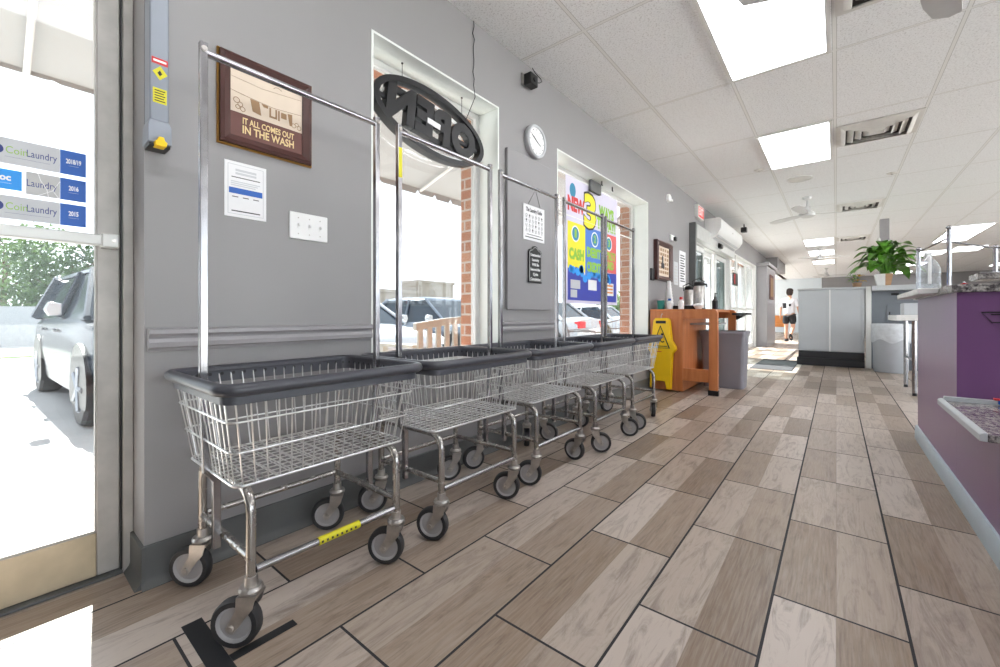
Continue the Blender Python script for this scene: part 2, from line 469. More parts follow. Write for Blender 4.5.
def wloc(o):
    v = Vector((0, 0, 0))
    while o is not None:
        v += o.location
        o = o.parent
    return v
def tag(o, label=None, cat=None, group=None, kind=None):
    if label: o['label'] = label
    if cat: o['category'] = cat
    if group: o['group'] = group
    if kind: o['kind'] = kind
    return o
def thing(name, label, cat, loc=(0, 0, 0), group=None, kind=None):
    o = bpy.data.objects.new(name, None)
    o.empty_display_size = 0.1
    COL.objects.link(o)
    o.location = loc
    return tag(o, label, cat, group, kind)
def struct(o):
    o['kind'] = 'structure'
    return o
def copy_tree(o, parent=None):
    kids = list(o.children)
    c = o.copy()
    COL.objects.link(c)
    if parent is not None: c.parent = parent
    for k in kids: copy_tree(k, c)
    return c

FACE = {'+x': (PI/2, 0, PI/2), '-x': (PI/2, 0, -PI/2), '-y': (PI/2, 0, 0), '+y': (PI/2, 0, PI), 'down': (PI, 0, 0)}
def text_mesh(body, size, loc, face='+x', width=None, extrude=0.0008, bold=0.0, spacing=1.0, align='CENTER', mirror=False, roll=0.0):
    """verts/faces of a line of lettering lying on a plane, as a mesh builder"""
    cu = bpy.data.curves.new('t', 'FONT')
    cu.body = body; cu.size = size; cu.align_x = align; cu.align_y = 'CENTER'
    cu.extrude = extrude; cu.offset = bold; cu.space_character = spacing; cu.resolution_u = 3
    o = bpy.data.objects.new('t', cu)
    COL.objects.link(o)
    dg = bpy.context.evaluated_depsgraph_get()
    me = bpy.data.meshes.new_from_object(o.evaluated_get(dg))
    vs = [v.co.copy() for v in me.vertices]
    fs = [tuple(p.vertices) for p in me.polygons]
    bpy.data.objects.remove(o); bpy.data.curves.remove(cu); bpy.data.meshes.remove(me)
    if width:
        w = max(v.x for v in vs) - min(v.x for v in vs)
        for v in vs: v.x *= width / w
    from mathutils import Euler
    R = Euler(FACE[face]).to_matrix().to_4x4() @ Matrix.Rotation(roll, 4, 'Z')
    mb = MB()
    mb.M = Matrix.Translation(loc) @ R
    mb.add(vs, fs)
    mb.M = Matrix.Identity(4)
    return mb
def merge(a, b):
    o = len(a.v)
    a.v += b.v
    a.f += [tuple(i+o for i in f) for f in b.f]
    return a
def arc(c, r, a0, a1, n, plane='xz', y=0.0):
    out = []
    for i in range(n+1):
        a = a0 + (a1-a0)*i/n
        out.append((c[0]+r*math.cos(a), c[1]+r*math.sin(a)))
    return out
# ------------------------------------------------------------------ the room
ZC = 2.63            # ceiling
XR, YB, YF = 8.4, -4.0, 25.0
def slab(name, m, x0, y0, z0, x1, y1, z1, **k):
    return struct(MB().box(x0, y0, z0, x1, y1, z1).build(name, m, **k))

slab('floor', 'floor', -0.34, YB, -0.12, XR, YF, 0.0)
slab('ceiling', 'ceiling', -0.2, YB, ZC, XR, YF, ZC + 0.12)

W1 = (1.139, 2.09, 0.56, 2.205)      # y0, y1, z0, z1
W2 = (2.812, 4.834, 0.56, 2.165)
SD = (6.72, 13.20, 2.20)             # sliding entrance and storefront: y0, y1, top
DR = (-0.74, 0.315, 2.62)            # near door opening
def wall_with_openings(mb, x0, x1, e=0.0):
    mb.box(x0, YB, 0, x1, DR[0] - e, ZC)
    mb.box(x0, 0.315 + e, 0, x1, W1[0] - e, ZC)
    mb.box(x0, W1[0] - e, 0, x1, W1[1] + e, W1[2] - e)
    mb.box(x0, W1[0] - e, W1[3] + e, x1, W1[1] + e, ZC)
    mb.box(x0, W1[1] + e, 0, x1, W2[0] - e, ZC)
    mb.box(x0, W2[0] - e, 0, x1, W2[1] + e, W2[2] - e)
    mb.box(x0, W2[0] - e, W2[3] + e, x1, W2[1] + e, ZC)
    mb.box(x0, W2[1] + e, 0, x1, SD[0], ZC)
    mb.box(x0, SD[0], SD[2], x1, SD[1], ZC)
    mb.box(x0, SD[1], 0, x1, 15.2, ZC)
    mb.box(x0, 15.2, 0, x1, 17.7, 0.1)
    mb.box(x0, 15.2, 2.3, x1, 17.7, ZC)
    return mb
wl = wall_with_openings(MB(), -0.2, 0.0)
struct(wl.build('wall_left', 'wall', smooth=0))
wx = wall_with_openings(MB(), -0.34, -0.2)
wx.box(-0.34, YB, ZC, -0.2, YF, 3.5)
struct(wx.build('wall_outside', 'brick', smooth=0))
slab('wall_back', 'wall', -0.34, YB - 0.15, 0, XR, YB, ZC)
slab('wall_far', 'wall', -3.199, YF, 0, XR, YF + 0.15, ZC)
# unseen opposite wall; glazing between piers is added to bring daylight onto the ceiling
wr, wrf, wrg = MB(), MB(), MB()
wr.box(XR, YB - 0.15, 0, XR + 0.15, YF + 0.15, 0.12); wr.box(XR, YB - 0.15, 2.56, XR + 0.15, YF + 0.15, ZC)
yy = YB - 0.15
while yy < 12.0:
    wr.box(XR, yy, 0.12, XR + 0.15, yy + 0.2, 2.56)
    wrg.box(XR + 0.07, yy + 0.2, 0.12, XR + 0.08, min(yy + 3.3, YF + 0.15), 2.56)
    yy += 3.3
wr.box(XR, yy, 0.12, XR + 0.15, YF + 0.15, 2.56)
struct(wr.build('wall_right', 'wall', smooth=0))
struct(wrg.build('window_3', 'glass', smooth=0))
# pier and dropped beam at the end of the entrance
pier = MB().box(0.0, 13.25, 0, 0.24, 15.2, 2.2)
pier.box(0.0, 13.20, 2.2, 0.30, 15.25, 2.28)
struct(pier.build('wall_pier', 'trim', bevel=0.004))
slab('trim_8', 'wall', 0.0, 15.2, 2.3, 0.30, 17.7, ZC)

# baseboards (coved rubber) with the return at the door corner
def cove(mb, y0, y1):
    mb.prism([(0.0005, 0.0), (0.026, 0.0), (0.022, 0.006), (0.012, 0.018), (0.009, 0.03), (0.009, 0.128), (0.0005, 0.13)], 'y', y0, y1)
bl = MB()
cove(bl, 0.306, 4.88); cove(bl, 5.95, 6.6)
bl.prism([(0.3145, 0.0), (0.289, 0.0), (0.293, 0.006), (0.303, 0.018), (0.306, 0.03), (0.306, 0.128), (0.3145, 0.13)], 'x', -0.15, 0.012)
struct(bl.build('baseboard_left', 'base', smooth=50))

# chair rail in two runs, with a moulded profile
prof = [(0.0005, 0.742), (0.010, 0.742), (0.014, 0.752), (0.024, 0.757), (0.026, 0.772), (0.020, 0.784), (0.022, 0.792), (0.032, 0.800), (0.032, 0.812), (0.020, 0.818), (0.0005, 0.818)]
struct(MB().prism(prof, 'y', 0.322, 1.131).build('trim_1', 'rail', smooth=30))
struct(MB().prism(prof, 'y', 2.105, 2.78).build('trim_2', 'rail', smooth=30))
# raised panel on the wall between the windows
struct(MB().box(0.0005, 2.155, 0.895, 0.022, 2.69, 1.965).build('trim_3', 'panel', bevel=0.004))

# windows: painted reveal, aluminium frame, sill, glass
def window(i, w, mull):
    y0, y1, z0, z1 = w
    root = bpy.data.objects.new('window_%d' % i, None); COL.objects.link(root)
    root.location = (-0.1, (y0+y1)/2, z0); struct(root)
    t = 0.012
    r = MB()
    r.box(-0.16, y0 + 0.0005, z0 + 0.0005, 0.002, y0 + t, z1 - 0.0005)
    r.box(-0.16, y1 - t, z0 + 0.0005, 0.002, y1 - 0.0005, z1 - 0.0005)
    r.box(-0.16, y0 + t, z1 - t, 0.002, y1 - t, z1 - 0.0005)
    r.build('reveal_lining', 'reveal', root)
    MB().box(-0.16, y0 + t, z0 + 0.0005, 0.012, y1 - t, z0 + 0.02).build('window_sill', 'reveal', root, bevel=0.003)
    f = MB()
    a = 0.045
    f.box(-0.205, y0 + 0.002, z0 + 0.002, -0.16, y0 + a, z1 - 0.002)
    f.box(-0.205, y1 - a, z0 + 0.002, -0.16, y1 - 0.002, z1 - 0.002)
    f.box(-0.205, y0 + a, z1 - a, -0.16, y1 - a, z1 - 0.002)
    f.box(-0.205, y0 + a, z0 + 0.002, -0.16, y1 - a, z0 + a)
    for ym in mull: f.box(-0.205, ym - 0.022, z0 + a, -0.16, ym + 0.022, z1 - a)
    f.build('window_frame', 'alu_light', root, bevel=0.003)
    MB().box(-0.186, y0 + a - 0.005, z0 + a - 0.005, -0.180, y1 - a + 0.005, z1 - a + 0.005).build('window_pane', 'window_glass', root, smooth=0)
window(1, W1, [])
window(2, W2, [])

# the near door: stiles, rails, glass, push bar and the stickers on its glass
door = bpy.data.objects.new('door_1', None); COL.objects.link(door); door.location = (-0.19, 0.284, 0.0); struct(door)
d = MB()
d.box(-0.212, 0.227, 0.012, -0.168, 0.283, 2.5)
d.box(-0.212, -0.70, 0.012, -0.168, -0.646, 2.5)
d.build('door_stile', 'alu', door, bevel=0.003)
MB().box(-0.212, -0.646, 0.012, -0.168, 0.2268, 0.152).build('bottom_rail', 'alu_tan', door, bevel=0.003)
MB().box(-0.212, -0.646, 2.40, -0.168, 0.2268, 2.5).build('top_rail', 'alu', door, bevel=0.003)
MB().box(-0.1915, -0.646, 0.152, -0.1855, 0.227, 2.40).build('door_glass', 'door_glass', door, smooth=0)
bead = MB()
bead.box(-0.1855, 0.2225, 0.152, -0.172, 0.2268, 2.4); bead.box(-0.1855, -0.64, 0.152, -0.172, 0.2225, 0.160)
bead.build('glazing_bead', 'alu', door)
pb = MB().box(-0.163, -0.64, 1.083, -0.125, 0.262, 1.117)
pbo = pb.build('push_bar', 'alu_light', door, bevel=0.004)
MB().box(-0.168, 0.233, 1.078, -0.120, 0.276, 1.122).build('bar_bracket', 'alu_light', pbo, bevel=0.004)
MB().lathe([(0.0001, 0.0), (0.006, 0.0), (0.006, 0.0025), (0.0001, 0.0025)], (-0.120, 0.262, 1.10), 12, 'x').build('bracket_screw', 'fork', pbo)
def sticker(y0, y1, z0, z1, m, label, x=-0.1852):
    o = MB().box(x, y0, z0, x + 0.0008, y1, z1).build('sticker', m, door, smooth=0)
    o['label'] = label
    return o
def on_sticker(par, body, size, y, z, m, width=None, x=-0.1842, bold=0.0):
    return text_mesh(body, size, (x, y, z), '+x', width, 0.0002, bold).build('sticker_lettering', m, par, smooth=0)
rows = [(1.303, 1.378, '2018/19', True), (1.222, 1.290, '2016', False), (1.142, 1.210, '2015', True)]
for (z0, z1, yr, full) in rows:
    zm = (z0+z1)/2
    if full:
        s = sticker(-0.10, 0.146, z0, z1, 'sticker_grey', 'grey sticker reading Coin Laundry')
        on_sticker(s, 'Coin', 0.03, 0.058, zm + 0.003, 'green_ink', 0.042)
        on_sticker(s, 'Laundry', 0.03, 0.108, zm + 0.003, 'navy_ink', 0.062)
        on_sticker(s, '———————', 0.008, 0.08, zm - 0.016, 'navy_ink', 0.09)
        MB().disc(0.022, zm + 0.003, 0.011, 0.013, -0.1844, -0.1840).build('sticker_emblem', 'navy_ink', s, smooth=0)
    else:
        s = sticker(0.076, 0.146, z0, z1, 'road_map', 'grey cracked sticker ending in Laundry')
        on_sticker(s, 'Laundry', 0.03, 0.108, zm, 'navy_ink', 0.062)
        cr = MB()
        for pts in (((0.10, z1), (0.106, zm + 0.012), (0.118, zm - 0.01), (0.122, z0)), ((0.146, zm + 0.02), (0.131, zm - 0.012), (0.1, z0)), ((0.131, zm - 0.012), (0.144, z0))):
            cr.tube([(-0.1843, a, b) for a, b in pts], 0.0009, 4)
        cr.build('sticker_crack', 'white_ink', s)
        s2 = sticker(-0.08, 0.068, z0 + 0.006, z1 - 0.004, 'sky_blue', 'bright blue sticker cut by the photo edge')
        on_sticker(s2, 'oc', 0.026, 0.036, zm + 0.006, 'white_ink', 0.022, bold=0.001)
        on_sticker(s2, '————', 0.008, 0.036, zm - 0.010, 'white_ink', 0.024)
    b = sticker(0.1465, 0.204, z0, z1, 'blue', 'blue sticker reading ' + yr)
    on_sticker(b, yr, 0.02, 0.176, zm + 0.004, 'white_ink', 0.034 if full and yr != '2015' else 0.022, bold=0.0006)
    on_sticker(b, '————', 0.006, 0.176, zm - 0.009, 'white_ink', 0.022)
# jamb, header and threshold of the near door
j = MB()
j.box(-0.24, 0.2885, 0.0, -0.15, 0.3145, ZC - 0.001)
j.box(-0.24, -0.7395, 0.0, -0.15, -0.704, ZC - 0.001)
j.box(-0.24, -0.704, 2.505, -0.15, 0.2885, ZC - 0.001)
struct(j.build('trim_4', 'alu', bevel=0.002))
struct(MB().box(-0.20, 0.2838, 0.012, -0.158, 0.2884, ZC - 0.002).build('trim_10', 'black'))
struct(MB().box(-0.27, -0.704, 0.0005, -0.145, 0.288, 0.010).build('trim_5', 'base', bevel=0.002))

# ------------------------------------------------------------------ the far entrance (sliding panels and shop front)
def door_leaf(i, y0, y1, x, m='white_frame', z1=1.98, w=0.06, g='grey_glass'):
    root = bpy.data.objects.new('door_%d' % i, None); COL.objects.link(root); root.location = (x, y0, 0); struct(root)
    f = MB()
    f.box(x - 0.02, y0, 0.01, x + 0.02, y0 + w, z1); f.box(x - 0.02, y1 - w, 0.01, x + 0.02, y1, z1)
    f.box(x - 0.02, y0 + w, 0.01, x + 0.02, y1 - w, 0.12); f.box(x - 0.02, y0 + w, z1 - 0.08, x + 0.02, y1 - w, z1)
    f.build('door_frame', m, root, bevel=0.003)
    MB().box(x - 0.003, y0 + w, 0.12, x + 0.003, y1 - w, z1 - 0.08).build('door_glass', g, root, smooth=0)
    return root
door_leaf(2, 6.80, 7.66, -0.06, g='tint_glass')
door_leaf(3, 7.62, 8.55, -0.12)
door_leaf(4, 8.51, 9.40, -0.06, g='tint_glass')
for k, (a, b) in enumerate(((9.62, 10.75), (10.75, 11.95), (11.95, 13.1))):
    r = door_leaf(5 + k, a, b, -0.08, z1=2.16, w=0.085)
    MB().box(-0.055, a + 0.02, 0.98, -0.02, b - 0.02, 1.03).build('push_bar', 'white_frame', r, bevel=0.004)
hdr = MB().box(0.0005, 6.62, 2.0, 0.10, 9.55, 2.21)
hdr.box(-0.17, 6.73, 1.985, -0.0005, 9.55, 2.195)
struct(hdr.build('trim_6', 'alu_light', bevel=0.004))
jm = MB().box(-0.17, 6.725, 0.0, -0.001, 6.795, 1.985)
jm.box(-0.17, 9.42, 0, 0.03, 9.6, 1.985)
jm.box(-0.17, 9.6, 2.165, -0.001, 13.19, 2.195); jm.box(-0.345, 13.11, 0, -0.001, 13.1995, 2.165)
struct(jm.build('trim_7', 'white_frame', bevel=0.003))
guard = MB().box(0.0005, 6.56, 0.0, 0.09, 6.615, 2.23)
struct(guard.build('trim_9', 'base', bevel=0.004))
# shop front of the far room beyond the pier
door_leaf(8, 15.25, 17.65, -0.1, z1=2.29)
# the room widens towards the street beyond the entrance
slab('floor_far', 'floor', -3.2, 17.6, -0.12, -0.3401, YF, -0.0003)
slab('ceiling_far', 'ceiling', -3.2, 17.6, ZC, -0.2001, YF, ZC + 0.12)
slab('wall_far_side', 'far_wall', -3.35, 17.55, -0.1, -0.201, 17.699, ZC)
ws = MB()
ws.box(-3.35, 17.7, -0.1, -3.2, YF + 0.15, 0.25); ws.box(-3.35, 17.7, 2.35, -3.2, YF + 0.15, ZC)
for yy in (17.7, 20.0, 22.4, 24.8): ws.box(-3.35, yy, 0.25, -3.2, yy + 0.2, 2.35)
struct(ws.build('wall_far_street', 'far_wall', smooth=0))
slab('window_5', 'glass', -3.28, 17.9, 0.25, -3.27, 24.8, 2.35, smooth=0)  # unseen window added to let sun into the far room
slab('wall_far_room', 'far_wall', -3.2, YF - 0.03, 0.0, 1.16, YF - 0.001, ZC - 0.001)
# ------------------------------------------------------------------ laundry carts
def rounded_rect(hx, hy, r, n=5, cx=0.0, cy=0.0):
    pts = []
    for (sx, sy, a0) in ((1, 1, 0), (-1, 1, PI/2), (-1, -1, PI), (1, -1, 3*PI/2)):
        for i in range(n+1):
            a = a0 + (PI/2)*i/n
            pts.append((cx + sx*(hx-r) + r*math.cos(a), cy + sy*(hy-r) + r*math.sin(a)))
    return pts
ZR = 0.672       # rim height
ZB = 0.418       # basket floor
TX, TY = 0.228, 0.298      # half size at the rim
BX, BY = 0.186, 0.262      # half size at the floor
def basket_mesh():
    b = MB()
    r = 0.0022
    def at(t):      # t=0 floor, t=1 rim
        return BX + (TX-BX)*t, BY + (TY-BY)*t, ZB + (ZR-ZB)*t
    # uprights: one bent wire runs down a side, across the floor and up the other side
    ny, nx = 17, 12
    for i in range(ny):
        f = -1 + 2*(i+0.5)/ny
        b.tube([(TX, f*TY, ZR), (BX, f*BY, ZB), (-BX, f*BY, ZB), (-TX, f*TY, ZR)], r, 5)
    for i in range(nx):
        f = -1 + 2*(i+0.5)/nx
        b.tube([(f*TX, TY, ZR), (f*BX, BY, ZB + 0.004), (f*BX, -BY, ZB + 0.004), (f*TX, -TY, ZR)], r, 5)
    for i in range(10):
        f = -1 + 2*(i+1)/11
        b.tube([(BX, f*BY*0.97, ZB+0.002), (-BX, f*BY*0.97, ZB+0.002)], r, 5)
    for t, rr in ((0.0, 0.0038), (0.36, 0.0028), (0.68, 0.0028), (0.97, 0.003)):
        hx, hy, z = at(t)
        b.tube([(x, y, z) for x, y in rounded_rect(hx + 0.003, hy + 0.003, 0.028)], rr, 6, closed=True)
    return b
def rim_meshes():
    roll = MB().tube([(x, y, ZR + 0.004) for x, y in rounded_rect(TX + 0.012, TY + 0.012, 0.045, 6)], 0.0165, 10, closed=True)
    outer = rounded_rect(TX + 0.006, TY + 0.006, 0.042, 6)
    inner = rounded_rect(TX - 0.003, TY - 0.003, 0.036, 6)
    fl = MB()
    z0, z1 = ZR - 0.034, ZR + 0.012
    fl.loft([[(x, y, z) for x, y in p] for p, z in ((inner, z1), (inner, z0), (outer, z0), (outer, z1), (inner, z1))], caps=False)
    return roll, fl
LX, LY = 0.192, 0.230      # leg positions
def end_frame(sy):
    """one end of the under-frame: an inverted U of bent tube"""
    z0, zt, R = 0.150, ZB - 0.017, 0.055
    y = sy*LY
    pts = [(LX, y, z0), (LX, y, zt - R)]
    pts += [(LX - R + R*math.cos(a), y, zt - R + R*math.sin(a)) for a in (PI/8, PI/4, 3*PI/8, PI/2)]
    pts += [(-LX + R + R*math.cos(a), y, zt - R + R*math.sin(a)) for a in (PI/2, 5*PI/8, 3*PI/4, 7*PI/8)]
    pts += [(-LX, y, zt - R), (-LX, y, z0)]
    return MB().tube(pts, 0.0125, 10)
WR = 0.0625
def caster_meshes():
    """swivel caster about its own stem: trails along -x of its own frame"""
    tx = -0.036
    fk = MB()
    fk.lathe([(0.0001, 0.158), (0.026, 0.158), (0.030, 0.150), (0.028, 0.143), (0.020, 0.138), (0.0001, 0.138)], n=16)
    fk.lathe([(0.0001, 0.182), (0.0155, 0.182), (0.0165, 0.158), (0.0001, 0.158)], n=14)
    fk.box(-0.024, -0.025, 0.132, 0.024, 0.025, 0.140)
    for s in (-1, 1):
        fk.prism([(-0.024, 0.138), (0.024, 0.138), (0.016, 0.108), (tx+0.013, WR-0.004), (tx+0.004, WR-0.016), (tx-0.008, WR-0.015), (tx-0.015, WR-0.002), (-0.026, 0.105)], 'y', s*0.0215, s*0.0255)
        fk.lathe([(0.0001, s*0.0255), (0.008, s*0.0255), (0.007, s*0.031), (0.0001, s*0.031)], (tx, 0, WR), 8, 'y')
    ti = MB().lathe([(WR-0.016, -0.016), (WR-0.004, -0.0155), (WR, -0.009), (WR, 0.009), (WR-0.004, 0.0155), (WR-0.016, 0.016), (WR-0.016, -0.016)], (tx, 0, WR), 28, 'y', caps=False)
    hb = MB().lathe([(0.0001, -0.015), (0.012, -0.015), (0.014, -0.010), (0.040, -0.008), (0.044, -0.014), (WR-0.0155, -0.015), (WR-0.0155, 0.015), (0.044, 0.014), (0.040, 0.008), (0.014, 0.010), (0.012, 0.015), (0.0001, 0.015)], (tx, 0, WR), 28, 'y', caps=False)
    return fk, ti, hb
POLE_TOP = 1.622
def pole_mesh(sy):
    y1 = sy*(TY - 0.016)
    p = [(0.0, y1, POLE_TOP), (0.0, y1, ZR - 0.02), (0.0, sy*(BY + 0.012), ZB), (0.0, sy*(LY + 0.0205), ZB - 0.03), (0.0, sy*(LY + 0.0205), 0.196)]
    b = MB()
    h = 0.0095
    rings = [[(x + sx*h, y + s2*h, z) for sx, s2 in ((1, 1), (-1, 1), (-1, -1), (1, -1))] for x, y, z in p]
    return b.loft(rings)
def make_cart():
    root = thing('laundry_cart', 'x', 'laundry cart')
    for sy in (-1, 1):
        MBo = end_frame(sy).build('end_frame', 'steel', root, smooth=50)
        br = MB().tube([(LX - 0.012, sy*LY, 0.225), (-LX + 0.012, sy*LY, 0.225)], 0.0105, 8)
        br.build('end_brace', 'steel', root, smooth=50)
    for sx in (1, -1):
        z = 0.193 if sx > 0 else 0.228
        MB().tube([(sx*LX, -LY + 0.012, z), (sx*LX, LY - 0.012, z)], 0.0105, 8).build('side_rail', 'chrome' if sx > 0 else 'steel', root, smooth=50)
    basket_mesh().build('basket', 'wire', root, smooth=60)
    roll, fl = rim_meshes()
    rm = roll.build('rim', 'rim', root, smooth=60)
    fl.build('rim_flap', 'rim_flap', rm, smooth=40)
    fk, ti, hb = caster_meshes()
    proto = None
    for (sx, sy) in ((1, -1), (1, 1), (-1, -1), (-1, 1)):
        if proto is None:
            c = fk.build('caster', 'fork', root, smooth=40, origin=(0, 0, 0))
            ti.build('tire', 'tire', c, smooth=40); hb.build('hub', 'hub', c, smooth=40)
            proto = c
        else:
            c = copy_tree(proto, root)
        c.location = (sx*LX, sy*LY, 0)
    for sy in (-1, 1):
        pole_mesh(sy).build('pole', 'chrome', root, bevel=0.0015, smooth=30)
        MB().lathe([(0.0001, 0.0095), (0.008, 0.0095), (0.007, 0.015), (0.0001, 0.015)], (0, sy*(TY-0.016), POLE_TOP - 0.02), 10, 'x').build('pole_bolt', 'fork', root)
    b = MB().tube([(0, -TY + 0.020, POLE_TOP - 0.026), (0, TY - 0.020, POLE_TOP - 0.026)], 0.0105, 10)
    b.build('hanging_bar', 'chrome', root, smooth=50)
    return root
cart_labels = [
    'wire laundry cart nearest the glass door, yellow label on its lower side rail',
    'wire laundry cart second from the glass door, yellow strip on its upright pole',
    'middle wire laundry cart of the row, in front of the raised wall panel',
    'wire laundry cart fourth from the glass door, standing below the colourful poster window',
    'farthest wire laundry cart, last of the row beside the yellow wet floor sign']
spots = [(0.322, 0.665), (0.336, 1.324), (0.330, 1.979), (0.33, 2.637), (0.315, 3.292)]
angs = [(40, 34, 40, 52), (26, 28, 55, 62), (28, 4, 60, -50), (212, 205, 200, 190), (200, -66, 25, 60)]
proto = make_cart()
carts = [proto]
for k in range(1, 5): carts.append(copy_tree(proto))
for k, c in enumerate(carts):
    c.location = (spots[k][0], spots[k][1], 0)
    c['label'] = cart_labels[k]; c['group'] = 'laundry carts along the window wall'
    cs = [o for o in c.children if o.name.startswith('caster')]
    cs.sort(key=lambda o: (-o.location.x, o.location.y))
    for o, a in zip(cs, angs[k]): o.rotation_euler.z = math.radians(a)
def rail_label(root, y0, y1, m):
    o = MB().tube([(LX, y0, 0.193), (LX, y1, 0.193)], 0.0116, 12).build('rail_label', m, None, smooth=50)
    o.parent = root; o['label'] = 'yellow warning label wrapped round the lower rail'
    t = MB()
    for k in range(8): t.box(LX + 0.0112, y0 + 0.006 + k*(y1-y0-0.012)/8, 0.190, LX + 0.0122, y0 + 0.012 + k*(y1-y0-0.012)/8, 0.1965)
    q = t.build('label_print', 'ink', None, smooth=0); q.parent = o
rail_label(carts[0], -0.05, 0.085, 'yellow')
o = MB().box(0.0096, -TY + 0.0075, 1.41, 0.0104, -TY + 0.0245, 1.53).build('pole_label', 'yellow', None); o.parent = carts[1]
o['label'] = 'yellow strip on the pole'
# ------------------------------------------------------------------ things on the window wall
def wall_frame(mb, y0, y1, z0, z1, w, x0, x1):
    """mitred moulding round a rectangle on the wall"""
    def ring(e, x): return [(x, y0+e, z0+e), (x, y1-e, z0+e), (x, y1-e, z1-e), (x, y0+e, z1-e)]
    return mb.loft([ring(w, x0), ring(0, x0), ring(0, x1*0.8), ring(w*0.35, x1), ring(w, x1*0.55), ring(w, x0)], caps=False)

# framed print with a clothes line
y0, y1, z0, z1 = 0.517, 0.843, 1.475, 1.800
pic = thing('framed_print', 'large brown framed print lettered IT ALL COMES OUT IN THE WASH above the first cart', 'picture', (0, (y0+y1)/2, z0))
fr = wall_frame(MB(), y0, y1, z0, z1, 0.034, 0.001, 0.028).build('picture_frame', 'frame_brown', pic, smooth=0)
fr['label'] = 'dark brown moulded frame'
wall_frame(MB(), y0-0.006, y1+0.006, z0-0.006, z1+0.006, 0.007, 0.0008, 0.014).build('gilt_edge', 'frame_gold', fr, smooth=0)
zb = z0 + 0.034
MB().box(0.002, y0+0.03, zb + 0.088, 0.010, y1-0.03, z1-0.03).build('print', 'print_cream', pic, smooth=0)
MB().box(0.002, y0+0.03, z0+0.03, 0.010, y1-0.03, zb + 0.088).build('caption_band', 'print_brown', pic, smooth=0)
a = text_mesh('It all comes out'.upper(), 0.032, (0.0104, 0.684, zb + 0.062), '+x', 0.185, 0.0004, 0.0006)
merge(a, text_mesh('IN THE WASH', 0.040, (0.0104, 0.684, zb + 0.030), '+x', 0.185, 0.0004, 0.0009))
a.build('lettering', 'letter_tan', pic, smooth=0)
g = MB()
X = 0.0106
g.tube([(X, 0.553, 1.672), (X, 0.62, 1.664), (X, 0.70, 1.658), (X, 0.806, 1.668)], 0.0008, 4)
g.tube([(X, 0.553, 1.722), (X, 0.66, 1.715), (X, 0.806, 1.728)], 0.0006, 4)
for cy, cz, r in ((0.572, 1.640, 0.010), (0.584, 1.628, 0.008), (0.576, 1.617, 0.007), (0.592, 1.613, 0.008), (0.776, 1.617, 0.008), (0.788, 1.624, 0.007), (0.797, 1.614, 0.008)):
    g.tube([(X, cy+r*math.cos(t*PI/6), cz+r*math.sin(t*PI/6)) for t in range(12)], 0.0011, 4, closed=True)
def garment(pts): g.prism(pts, 'x', X - 0.0004, X + 0.0003)
garment([(0.617, 1.662), (0.648, 1.660), (0.655, 1.612), (0.625, 1.618)])
garment([(0.655, 1.659), (0.680, 1.658), (0.679, 1.648), (0.664, 1.648)])
garment([(0.684, 1.655), (0.690, 1.655), (0.690, 1.625), (0.706, 1.625), (0.706, 1.655), (0.712, 1.655), (0.712, 1.618), (0.684, 1.618)])
garment([(0.716, 1.655), (0.722, 1.655), (0.722, 1.616), (0.716, 1.616)])
garment([(0.727, 1.652), (0.748, 1.652), (0.748, 1.630), (0.727, 1.630)])
garment([(0.752, 1.656), (0.770, 1.658), (0.770, 1.612), (0.760, 1.612)])
g.tube([(X, 0.700, 1.735), (X, 0.708, 1.741), (X, 0.718, 1.742), (X, 0.730, 1.736)], 0.001, 4)
g.build('clothes_line_drawing', 'print_tan', pic, smooth=0)

# blue and white notice
y0, y1, z0, z1 = 0.536, 0.676, 1.217, 1.418
nt = thing('notice_sheet', 'white paper notice with a blue band hung under the brown framed print', 'notice', (0, (y0+y1)/2, z0))
MB().box(-0.0004, y0, z0, 0.0022, y1, z1).build('sheet', 'paper', nt, smooth=0)
b = MB()
for (e, w) in ((0.010, 0.002),):
    b.box(0.0021, y0+e, z0+e, 0.0026, y1-e, z0+e+w); b.box(0.0021, y0+e, z1-e-w, 0.0026, y1-e, z1-e)
    b.box(0.0021, y0+e, z0+e+w, 0.0026, y0+e+w, z1-e-w); b.box(0.0021, y1-e-w, z0+e+w, 0.0026, y1-e, z1-e-w)
for k in range(3): b.box(0.0021, y0+0.02, z1-0.074-0.007*k, 0.0026, y1-0.022-0.008*k, z1-0.0705-0.007*k)
b.box(0.0021, y0+0.035, z1-0.034, 0.0026, y1-0.035, z1-0.026); b.box(0.0021, y0+0.035, z1-0.046, 0.0026, y1-0.035, z1-0.038)
b.build('printed_lines', 'sticker_grey', nt, smooth=0)
MB().box(0.0021, y0+0.014, z0+0.085, 0.0027, y1-0.014, z0+0.106).build('blue_band', 'blue', nt, smooth=0)
b = MB()
b.box(0.0021, y0+0.022, z1-0.058, 0.0026, y1-0.022, z1-0.055); b.box(0.0021, y0+0.022, z0+0.020, 0.0026, y1-0.022, z0+0.024)
for k in range(3): b.box(0.0021, y0+0.024+k*0.035, z0+0.072, 0.0026, y0+0.044+k*0.035, z0+0.075)
b.build('printed_text', 'ink', nt, smooth=0)

